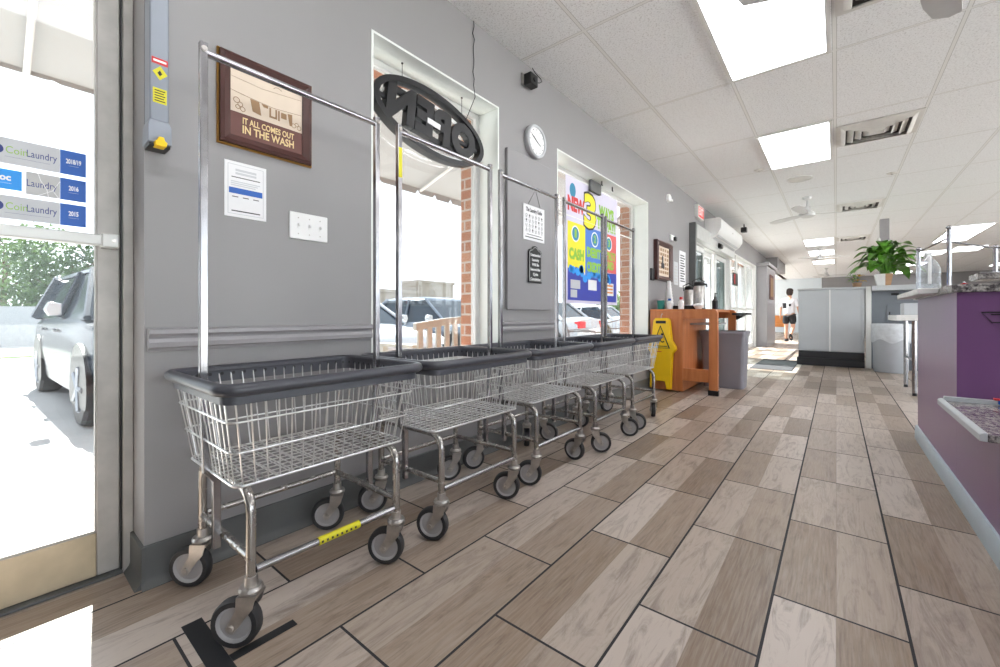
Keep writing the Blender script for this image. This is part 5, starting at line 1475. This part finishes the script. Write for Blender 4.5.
# cars, nose towards the shop (local +x is the nose)
def car(name, label, cat, loc, rz, paint, L=4.6, W=1.84, H=1.46, kind='sedan'):
    root = thing(name, label, cat)        # built about the origin, moved into place at the end
    g = 0.19                                  # sill height
    hw = W/2
    suv = kind == 'suv'
    hood, belt = (0.98, 1.06) if suv else (0.84, 0.93)
    tail = 1.06 if suv else 0.98
    S = [(-L/2, 0.42, tail-0.25, 0.80), (-L/2+0.06, 0.30, tail-0.06, 0.92), (-L/2+0.35, g+0.04, tail, 0.975), (-L*0.18, g, belt, 1.0), (L*0.12, g, belt-0.01, 1.0), (L*0.20, g, belt-0.03, 1.0), (L/2-0.60, g, hood-0.02, 0.985), (L/2-0.22, g+0.03, hood-0.09, 0.93), (L/2-0.05, 0.27, hood-0.20, 0.84), (L/2, 0.36, hood-0.32, 0.74)]
    def section(x, zb, zt, k):
        w = hw*k
        mid = zb + (zt-zb)*0.52
        half = [(0.0, zb), (w*0.86, zb), (w*0.965, zb+0.07), (w, mid), (w*0.975, zt-0.13), (w*0.90, zt-0.03), (w*0.55, zt+0.015), (0.0, zt+0.03)]
        pts = half + [(-a, b) for a, b in reversed(half[1:-1])]
        return [(x, a, b) for a, b in pts]
    b = MB().loft([section(*s) for s in S])
    b.build('car_body', paint, root, smooth=45)
    # greenhouse: glass block with a painted roof
    if suv: xs = [(-L/2+0.10, tail), (-L/2+0.42, H-0.06), (-0.2, H-0.005), (0.42, H-0.05), (1.18, belt)]
    else: xs = [(-L/2+0.55, tail), (-L/2+1.25, H-0.05), (-0.1, H), (0.32, H-0.03), (1.15, belt)]
    xr0, xr1, xf = xs[1][0], xs[3][0], xs[4][0]
    zr = H - 0.055
    wb, wt = hw*0.93, hw*0.70
    gl_ = MB().loft([[(xs[0][0], wb, belt-0.04), (xf, wb*0.95, belt-0.05), (xf, -wb*0.95, belt-0.05), (xs[0][0], -wb, belt-0.04)], [(xr0, wt, zr), (xr1, wt, zr), (xr1, -wt, zr), (xr0, -wt, zr)]])
    gl_.build('car_windows', 'car_glass', root, smooth=0)
    r = MB().loft([[(xr0-0.05, wt+0.03, zr-0.03), (xr1+0.06, wt+0.03, zr-0.04), (xr1+0.06, -wt-0.03, zr-0.04), (xr0-0.05, -wt-0.03, zr-0.03)], [(xr0, wt, zr+0.02), (xr1, wt, zr+0.015), (xr1, -wt, zr+0.015), (xr0, -wt, zr+0.02)], [(xr0+0.15, wt*0.8, H), (xr1-0.15, wt*0.8, H), (xr1-0.15, -wt*0.8, H), (xr0+0.15, -wt*0.8, H)]])
    r.build('car_roof', paint, root, smooth=50)
    for s in (1, -1):
        for p0, p1, pr_ in (((xf+0.02, s*wb*0.95, belt-0.03), (xr1+0.03, s*(wt+0.012), zr-0.01), 0.035), ((xs[0][0]-0.01, s*wb, belt-0.03), (xr0-0.02, s*(wt+0.012), zr-0.01), 0.055 if not suv else 0.07), ((-0.18, s*wb, belt-0.03), (-0.26, s*(wt+0.012), zr-0.01), 0.032)):
            MB().tube([p0, p1], pr_, 6).build('roof_pillar', paint, root)
    rw = 0.36 if suv else 0.325
    for sx in (L/2-0.88, -L/2+0.92):
        for s in (1, -1):
            yo = s*(hw-0.11)
            a = MB().lathe([(rw+0.015, -0.10), (rw+0.065, -0.10), (rw+0.06, 0.118), (rw+0.02, 0.118), (rw+0.015, -0.10)], (sx, yo, rw), 28, 'y', caps=False)
            if s < 0: a = MB().lathe([(rw+0.015, 0.10), (rw+0.065, 0.10), (rw+0.06, -0.118), (rw+0.02, -0.118), (rw+0.015, 0.10)], (sx, yo, rw), 28, 'y', caps=False)
            a.v = [p_ for p_ in a.v]
            wroot = MB().lathe([(rw*0.64, -0.105), (rw*0.94, -0.11), (rw, -0.08), (rw, 0.08), (rw*0.94, 0.11), (rw*0.64, 0.105)], (sx, yo, rw), 28, 'y').build('wheel', 'tire', root)
            q = MB().lathe([(0.0001, s*0.085), (rw*0.16, s*0.105), (rw*0.18, s*0.09), (rw*0.58, s*0.09), (rw*0.64, s*0.112), (rw*0.66, s*0.1)], (sx, yo, rw), 24, 'y', caps=False)
            for k in range(5):
                t = 2*PI*k/5
                q.tube([(sx, yo + s*0.104, rw), (sx + rw*0.6*math.cos(t), yo + s*0.108, rw + rw*0.6*math.sin(t))], 0.026, 6)
            q.build('wheel_rim', 'rim_alloy', wroot)
            MB().prism([(sx + (rw+0.07)*math.cos(t*PI/12), max(0.19, rw + (rw+0.07)*math.sin(t*PI/12))) for t in range(-4, 17)], 'y', s*(hw-0.16), s*(hw+0.004)).build('wheel_arch', 'black', root)
    for s in (1, -1):
        yo = s*hw
        m_ = MB().loft([rrx for rrx in [[(x_, yo + s*(0.04+0.09*u) , belt+0.06+dz) for u, dz in ((0, -0.06), (1, -0.07), (1.35, 0), (1, 0.075), (0, 0.06))] for x_ in (0.80, 0.86, 0.94)]])
        m_.build('side_mirror', 'silver_paint', root, bevel=0.01)
        MB().prism([(L/2-0.42, hood-0.22), (L/2-0.10, hood-0.30), (L/2-0.08, hood-0.20), (L/2-0.30, hood-0.11), (L/2-0.46, hood-0.13)], 'y', s*hw*0.60, s*hw*0.955).build('headlight', 'lamp', root, bevel=0.01)
        MB().box(L/2-0.36, s*hw*0.90, hood-0.40, L/2-0.18, s*hw*0.955, hood-0.33).build('marker_light', 'amber', root, bevel=0.008)
        MB().box(-L/2-0.012, s*hw*0.50, tail-0.30, -L/2+0.16, s*hw*0.90, tail-0.10).build('tail_light', 'tail', root, bevel=0.02)
        d_ = MB()
        for xx in (0.05, -0.95): d_.box(xx-0.10, s*(hw*0.985), belt-0.19, xx+0.10, s*(hw*0.985+0.03), belt-0.155)
        d_.build('door_handle', paint, root, bevel=0.006)
    MB().box(L/2-0.06, -hw*0.5, 0.34, L/2+0.012, hw*0.5, 0.52).build('grille', 'black', root, bevel=0.02)
    MB().box(-L/2-0.012, -0.26, 0.52, -L/2+0.03, 0.26, 0.65).build('rear_plate', 'white', root, bevel=0.004)
    root.rotation_euler.z = rz
    root.location = loc
    return root
car('parked_car', 'dark car with chrome mirror parked outside, seen through the near glass door', 'car', (-5.45, 1.44, GZ), math.radians(2), 'suv_paint', 4.75, 1.88, 1.66, 'suv')
car('parked_car', 'pale silver car at the left of the first window behind the carts', 'car', (-5.9, 4.25, GZ), math.radians(1), 'silver_paint', 4.6, 1.82, 1.44)
car('parked_car', 'grey car parked behind the white slatted bench in the first window', 'car', (-6.2, 7.2, GZ), math.radians(0), 'grey_paint', 4.7, 1.84, 1.50)
car('parked_car', 'white car with a red tail light seen below the poster in the second window', 'car', (-6.25, 11.3, GZ), math.radians(180), 'white_paint', 4.7, 1.86, 1.52)
car('parked_car', 'far silver car seen past the patio chairs in the second window', 'car', (-7.5, 17.6, GZ), math.radians(180), 'silver_paint', 4.6, 1.84, 1.5)

# slatted bench outside the first window
bn = thing('slatted_bench', 'white slatted garden bench on the pavement outside the first window', 'bench', (-1.2, 2.8, -0.03))
by0, by1, bxx = 2.32, 3.72, -1.12
bk = MB()
nsl = 13
for k in range(nsl):
    yy = by0 + 0.06 + k*(by1-by0-0.12)/(nsl-1)
    top = 0.735 + 0.055*math.sin(PI*k/(nsl-1))
    bk.box(bxx-0.012, yy-0.026, 0.42, bxx+0.012, yy+0.026, top)
bk.build('backrest_slats', 'bench', bn, bevel=0.003)
tr_ = MB().loft([[(bxx+sx, by0 + k*(by1-by0)/10, 0.735 + 0.055*math.sin(PI*k/10) + dz) for sx, dz in ((-0.022, -0.01), (0.022, -0.01), (0.022, 0.055), (-0.022, 0.055))] for k in range(11)])
tr_.build('top_rail', 'bench', bn, bevel=0.004)
MB().box(bxx-0.02, by0, 0.37, bxx+0.02, by1, 0.42).build('lower_rail', 'bench', bn, bevel=0.004)
s_ = MB()
for k in range(5): s_.box(bxx-0.52+0.10*k, by0, 0.355, bxx-0.44+0.10*k, by1, 0.38)
s_.build('seat_slats', 'bench', bn, bevel=0.003)
for yy in (by0+0.03, by1-0.03):
    for xx in (bxx, bxx-0.48):
        MB().box(xx-0.025, yy-0.028, -0.029, xx+0.025, yy+0.028, 0.354 if xx == bxx else 0.57).build('leg', 'bench', bn, bevel=0.003)
    MB().box(bxx-0.52, yy-0.035, 0.571, bxx-0.022, yy+0.035, 0.60).build('armrest', 'bench', bn, bevel=0.004)

# iron patio chairs outside the second window
def patio_chair(x, y, rz, label):
    t = thing('patio_chair', label, 'chair', (x, y, -0.03))
    b = MB()
    b.tube([(0.25*math.cos(a), 0.27*math.sin(a), 0.46) for a in [2*PI*k/20 for k in range(20)]], 0.012, 6, closed=True)
    ar = [(-0.22, -0.25, 0.46), (-0.26, -0.27, 0.62), (-0.29, -0.20, 0.76), (-0.31, 0.0, 0.81), (-0.29, 0.20, 0.76), (-0.26, 0.27, 0.62), (-0.22, 0.25, 0.46)]
    b.v = b.v
    fr = MB().tube(ar, 0.011, 6)
    ar2 = [(0.18, -0.27, 0.46), (0.16, -0.29, 0.66), (-0.10, -0.29, 0.68), (-0.275, -0.24, 0.67), (-0.285, 0.24, 0.67), (-0.10, 0.29, 0.68), (0.16, 0.29, 0.66), (0.18, 0.27, 0.46)]
    fr.tube(ar2, 0.010, 6)
    ms = MB()
    for k in range(9):
        f = -1 + 2*(k+0.5)/9
        ms.tube([(-0.235, f*0.24, 0.47), (-0.30, f*0.22, 0.79 - 0.10*f*f)], 0.003, 4)
        ms.tube([(-0.25*math.sqrt(1-(f*0.95)**2), f*0.255, 0.462), (0.25*math.sqrt(1-(f*0.95)**2), f*0.255, 0.462)], 0.004, 4)
    for z in (0.53, 0.60, 0.70): ms.tube([(-0.25-0.15*(z-0.47), -0.22, z), (-0.25-0.15*(z-0.47), 0.22, z)], 0.003, 4)
    def loc(mb): mb.v = [tuple(Vector(p) + Vector((x, y, -0.03))) for p in mb.v]; return mb
    loc(b).build('seat_ring', 'iron', t); loc(fr).build('back_frame', 'iron', t); loc(ms).build('wire_mesh', 'iron', t)
    for sx in (0.19, -0.19):
        for sy in (0.19, -0.19):
            loc(MB().tube([(sx, sy, 0.455), (sx*1.2, sy*1.2, 0.002)], 0.011, 6)).build('leg', 'iron', t)
    t.rotation_euler.z = rz
patio_chair(-0.95, 5.15, math.radians(35), 'nearer iron mesh patio chair outside the second window')
patio_chair(-0.85, 6.1, math.radians(-60), 'farther iron mesh patio chair outside the second window')

# fence, trees, buildings
tag(MB().box(-19.8, -12, GZ, -19.6, 6.0, 1.15).build('boundary_wall', 'fence', origin=(-19.7, -3, GZ)), 'low white boundary wall across the parking lot behind the dark car', 'wall')
def leaf_cloud(mb, c, r, n, s, rnd, sc=(1, 1, 0.8)):
    for _ in range(n):
        d = Vector((rnd.gauss(0, 1), rnd.gauss(0, 1), rnd.gauss(0, 1))).normalized() * r * (rnd.random() ** 0.4)
        p = Vector((c[0]+d.x*sc[0], c[1]+d.y*sc[1], c[2]+d.z*sc[2]))
        u = Vector((rnd.uniform(-1, 1), rnd.uniform(-1, 1), rnd.uniform(-1, 1))).normalized()
        w = u.orthogonal().normalized()
        k = s*rnd.uniform(0.6, 1.3)
        mb.add([tuple(p-u*k), tuple(p+w*k*0.5), tuple(p+u*k), tuple(p-w*k*0.5)], [(0, 1, 2, 3)])
def tree(x, y, h, r, label, m='tree_leaf', seed=1, n=2600, s=0.13):
    rnd = random.Random(seed)
    t = thing('tree', label, 'tree', (x, y, GZ), 'trees beyond the parking lot')
    tb = MB().tube([(x, y, GZ), (x+0.1, y, GZ+h*0.35), (x, y+0.1, GZ+h*0.7)], [0.16, 0.12, 0.05], 8)
    for k in range(5):
        a = rnd.random()*2*PI
        tb.tube([(x+0.05, y, GZ+h*(0.3+0.07*k)), (x+r*0.6*math.cos(a), y+r*0.6*math.sin(a), GZ+h*(0.5+0.08*k))], [0.06, 0.02], 6)
    tb.build('trunk', 'bark', t)
    lc = MB()
    for k in range(9):
        a = rnd.random()*2*PI
        leaf_cloud(lc, (x+r*0.55*math.cos(a), y+r*0.55*math.sin(a), GZ+h*(0.32+0.06*k)), r*0.55, n//9, s, rnd)
    lc.build('crown', m, t, smooth=0)
spec = [(-22.5, -0.6, 4.6, 1.7, 'dark green tree at the left edge of the near glass door'),
        (-26.5, 2.5, 4.8, 2.0, 'green tree above the boundary wall behind the dark car in the near door'),
        (-32.5, 0.6, 6.2, 2.8, 'taller pale green tree behind the row in the near door')]
for k, (x, y, h, r, lab) in enumerate(spec): tree(x, y, h, r, lab, 'tree_leaf' if k < 2 else 'hedge_leaf', 20+k)
tree(-16.0, 40.0, 3.4, 2.2, 'pale tree far off past the patio chairs in the second window', 'hedge_leaf', 31, 1500, 0.2)
tree(-35.5, 39.6, 3.3, 1.7, 'pale far tree right of the cream building in the first window', 'hedge_leaf', 33, 1500, 0.3)
def building(x0, y0, x1, y1, h, label, nwin):
    t = thing('building', label, 'building', ((x0+x1)/2, (y0+y1)/2, GZ))
    b = MB().box(x0, y0, GZ, x1, y1, h)
    b.build('wall', 'bldg', t)
    b = MB().box(x0-0.2, y0-0.2, h, x1+0.2, y1+0.2, h+0.35).build('parapet', 'bldg', t)
    for k in range(nwin):
        w = (y1-y0)/nwin
        MB().box(x1, y0+w*(k+0.2), 0.9, x1+0.05, y0+w*(k+0.8), 2.1).build('window', 'bldg_dark', t)
building(-46, 36.4, -41.8, 42.9, 5.2, 'cream box building far across the lot in the first window', 3)
building(-46, 24.5, -40.2, 35.6, 3.6, 'long low pale building left of the cream building in the first window', 4)

# ------------------------------------------------------------------ person walking away
def person():
    px, py = 0.50, 16.6
    t = thing('person', 'person in white shirt, black shorts and dark cap walking away at the far end', 'person', (px, py, 0))
    def skin(name, nodes, edges, m, parent, sub=2, root=0):
        me = bpy.data.meshes.new(name)
        me.from_pydata([n[:3] for n in nodes], edges, [])
        o = bpy.data.objects.new(name, me); COL.objects.link(o)
        o.parent = parent
        sk_ = o.modifiers.new('skin', 'SKIN')
        for i, n in enumerate(nodes):
            r = n[3]
            me.skin_vertices[0].data[i].radius = r if isinstance(r, tuple) else (r, r)
            me.skin_vertices[0].data[i].use_root = (i == root)
        s = o.modifiers.new('sub', 'SUBSURF'); s.levels = sub; s.render_levels = sub
        me.materials.append(M[m])
        dg = bpy.context.evaluated_depsgraph_get()
        me2 = bpy.data.meshes.new_from_object(o.evaluated_get(dg))
        o.modifiers.clear(); o.data = me2; bpy.data.meshes.remove(me); me2.name = name
        me2.polygons.foreach_set('use_smooth', [True]*len(me2.polygons))
        return o
    # facing +y (away), left is -x; nodes are local to the person's base
    N = [(0, 0, 0.90, (0.15, 0.11)), (0, 0, 1.04, (0.135, 0.10)), (0, 0.01, 1.22, (0.15, 0.105)), (0, 0.01, 1.36, (0.14, 0.09)), (0, 0.02, 1.44, 0.055), (0, 0.03, 1.50, 0.05), (0, 0.045, 1.57, (0.074, 0.088)), (0, 0.05, 1.645, (0.07, 0.085)), (0, 0.04, 1.70, 0.045),
         (-0.17, 0.01, 1.37, 0.055), (-0.25, 0.0, 1.12, 0.043), (-0.27, 0.03, 0.88, 0.030), (-0.275, 0.05, 0.81, 0.022),
         (0.17, 0.01, 1.37, 0.055), (0.25, -0.02, 1.13, 0.043), (0.25, 0.10, 0.93, 0.030), (0.25, 0.15, 0.88, 0.022),
         (-0.09, 0.0, 0.82, 0.090), (-0.10, 0.03, 0.47, 0.060), (-0.095, -0.01, 0.28, 0.053), (-0.09, -0.02, 0.09, 0.036), (-0.09, 0.10, 0.04, 0.034),
         (0.09, 0.0, 0.82, 0.090), (0.10, 0.02, 0.47, 0.060), (0.105, -0.14, 0.32, 0.053), (0.11, -0.26, 0.20, 0.036), (0.11, -0.20, 0.10, 0.034)]
    E_ = [(0, 1), (1, 2), (2, 3), (3, 4), (4, 5), (5, 6), (6, 7), (7, 8), (3, 9), (9, 10), (10, 11), (11, 12), (3, 13), (13, 14), (14, 15), (15, 16), (0, 17), (17, 18), (18, 19), (19, 20), (20, 21), (0, 22), (22, 23), (23, 24), (24, 25), (25, 26)]
    # fingers and thumbs
    for base, sx in ((12, -1), (16, 1)):
        bx_, by_, bz_ = N[base][:3]
        for k in range(4):
            i = len(N)
            dy = -0.027 + 0.018*k
            L = (0.036, 0.042, 0.040, 0.032)[k]
            N.append((bx_ + sx*0.004, by_ + dy, bz_ - 0.035, 0.009)); N.append((bx_ + sx*0.002, by_ + dy + 0.004, bz_ - 0.035 - L, 0.0085)); N.append((bx_ - sx*0.012, by_ + dy + 0.006, bz_ - 0.05 - L*1.25, 0.0075))
            E_ += [(base, i), (i, i+1), (i+1, i+2)]
        i = len(N)
        N.append((bx_ - sx*0.010, by_ + 0.035, bz_ - 0.015, 0.010)); N.append((bx_ - sx*0.016, by_ + 0.048, bz_ - 0.05, 0.008))
        E_ += [(base, i), (i, i+1)]
    body = skin('body', N, E_, 'skin', t)
    sh = [(0, 0, 0.84, (0.18, 0.14)), (0, 0, 1.05, (0.165, 0.125)), (0, 0.01, 1.22, (0.175, 0.128)), (0, 0.01, 1.37, (0.155, 0.105)), (0, 0.02, 1.425, (0.07, 0.07)),
          (-0.17, 0.01, 1.375, 0.080), (-0.225, 0.005, 1.22, 0.075), (-0.24, 0.0, 1.13, 0.075), (0.17, 0.01, 1.375, 0.080), (0.225, -0.01, 1.22, 0.075), (0.24, -0.015, 1.14, 0.075)]
    shirt = skin('shirt', sh, [(0, 1), (1, 2), (2, 3), (3, 4), (3, 5), (5, 6), (6, 7), (3, 8), (8, 9), (9, 10)], 'shirt', t)
    so = [(0, 0, 0.98, (0.15, 0.115)), (-0.095, 0.0, 0.80, 0.112), (-0.105, 0.02, 0.56, 0.098), (0.095, 0.0, 0.80, 0.112), (0.105, 0.01, 0.56, 0.098)]
    skin('shorts', so, [(0, 1), (1, 2), (0, 3), (3, 4)], 'shorts', t)
    def loc(mb): mb.v = [tuple(Vector(p) + Vector((px, py, 0))) for p in mb.v]; return mb
    hd = MB().sphere((0, 0.028, 1.638), 0.104, 16, 10, (0.94, 1.05, 1.22))
    loc(hd).build('hair', 'cap', t)
    cp = MB().loft([[(0.088*k*math.cos(a), 0.045 + 0.108*k*math.sin(a), z) for a in [2*PI*i/18 for i in range(18)]] for k, z in ((1.08, 1.675), (1.08, 1.71), (0.9, 1.75), (0.45, 1.775), (0.02, 1.78))])
    cp.prism([(-0.07, 0.12), (0.07, 0.12), (0.06, 0.21), (0, 0.235), (-0.06, 0.21)], 'z', 1.682, 1.69)
    loc(cp).build('cap', 'cap', t)
    fa = MB()
    fa.sphere((0, 0.143, 1.60), 0.016, 8, 6, (0.8, 1, 1.3))
    for s in (1, -1):
        fa.sphere((s*0.083, 0.045, 1.605), 0.022, 8, 6, (0.4, 0.8, 1.2))
    loc(fa).build('nose_and_ears', 'skin', t)
    ey = MB()
    for s in (1, -1): ey.sphere((s*0.03, 0.128, 1.622), 0.010, 8, 6)
    ey.sphere((0, 0.130, 1.548), 0.014, 8, 6, (1.5, 0.5, 0.4))
    loc(ey).build('eyes_and_mouth', 'cap', t)
    for x, y, z, tilt in ((-0.09, 0.06, 0.0, 0.0), (0.11, -0.245, 0.115, -1.0)):
        m_ = MB()
        m_.M = Matrix.Translation((x, y, z)) @ Matrix.Rotation(tilt, 4, 'X')
        m_.loft([[(0.048*k*math.cos(a), -0.02 + 0.14*k*math.sin(a), zz) for a in [2*PI*i/16 for i in range(16)]] for k, zz in ((0.9, 0.004), (1.0, 0.015), (0.98, 0.05), (0.7, 0.085), (0.45, 0.10))])
        loc(m_).build('shoe', 'shorts', t)
    pr = MB().box(-0.15, -0.128, 1.10, -0.05, -0.120, 1.28)
    loc(pr).build('shirt_print', 'ink', shirt)
    pr2 = MB().disc(0, 0, 0.001, 0.001, 0, 0.001, 6)
    pr2 = MB().prism([(0.05+0.035*math.cos(a), 1.21+0.045*math.sin(a)) for a in [2*PI*i/14 for i in range(14)]], 'y', -0.128, -0.121)
    loc(pr2).build('shirt_print', 'ink', shirt)
    t.rotation_euler.z = math.radians(-12)
    t.scale = (0.98, 0.98, 0.98)
    pp = thing('paper_sheets', 'white paper sheets held in the right hand of the walking person', 'papers', (px+0.30, py+0.06, 0.70))
    q = MB().prism([(-0.06, 0.0), (0.05, 0.01), (0.06, 0.22), (-0.05, 0.21)], 'y', -0.006, 0.0)
    q.v = [tuple(Vector(p) + Vector((px+0.30, py+0.06, 0.68))) for p in q.v]
    q.build('sheet', 'paper', pp, smooth=0)
    q = MB().prism([(-0.05, 0.0), (0.055, -0.005), (0.05, 0.20), (-0.055, 0.205)], 'y', 0.002, 0.006)
    q.v = [tuple(Vector(p) + Vector((px+0.30, py+0.06, 0.69))) for p in q.v]
    q.build('sheet', 'paper', pp, smooth=0)
person()

# ------------------------------------------------------------------ light, sky, camera
sun = bpy.data.lights.new('sun', 'SUN')
sun.energy = 24.0
sun.angle = math.radians(0.7)
sun.color = (1.0, 0.975, 0.94)
so = bpy.data.objects.new('sun', sun); COL.objects.link(so)
el = math.radians(45.5)
dv = Vector((math.cos(el), -0.136*math.cos(el), -math.sin(el))).normalized()
so.rotation_euler = dv.to_track_quat('-Z', 'Y').to_euler()
so.location = (-8, 2, 9)
DIFF.inputs['Emission Strength'].default_value = 5.5
w = bpy.data.worlds.new('sky'); scene.world = w; w.use_nodes = True
bg = w.node_tree.nodes['Background']
bg.inputs[0].default_value = (0.86, 0.92, 1.0, 1)
bg.inputs[1].default_value = 2.2

cam = bpy.data.cameras.new('camera')
cam.sensor_width = 36.0
cam.lens = 416.0*36/1000
cam.shift_y = -18.5/1000
cam.clip_start = 0.02; cam.clip_end = 300
co = bpy.data.objects.new('camera', cam); COL.objects.link(co)
co.location = (1.70, 0.0, 0.86)
co.rotation_euler = (PI/2, 0, math.atan(0.8086))
scene.camera = co
scene.view_settings.view_transform = 'Standard'
scene.view_settings.look = 'None'
scene.view_settings.gamma = 1.0
scene.view_settings.use_curve_mapping = False
scene.view_settings.exposure = 0.97
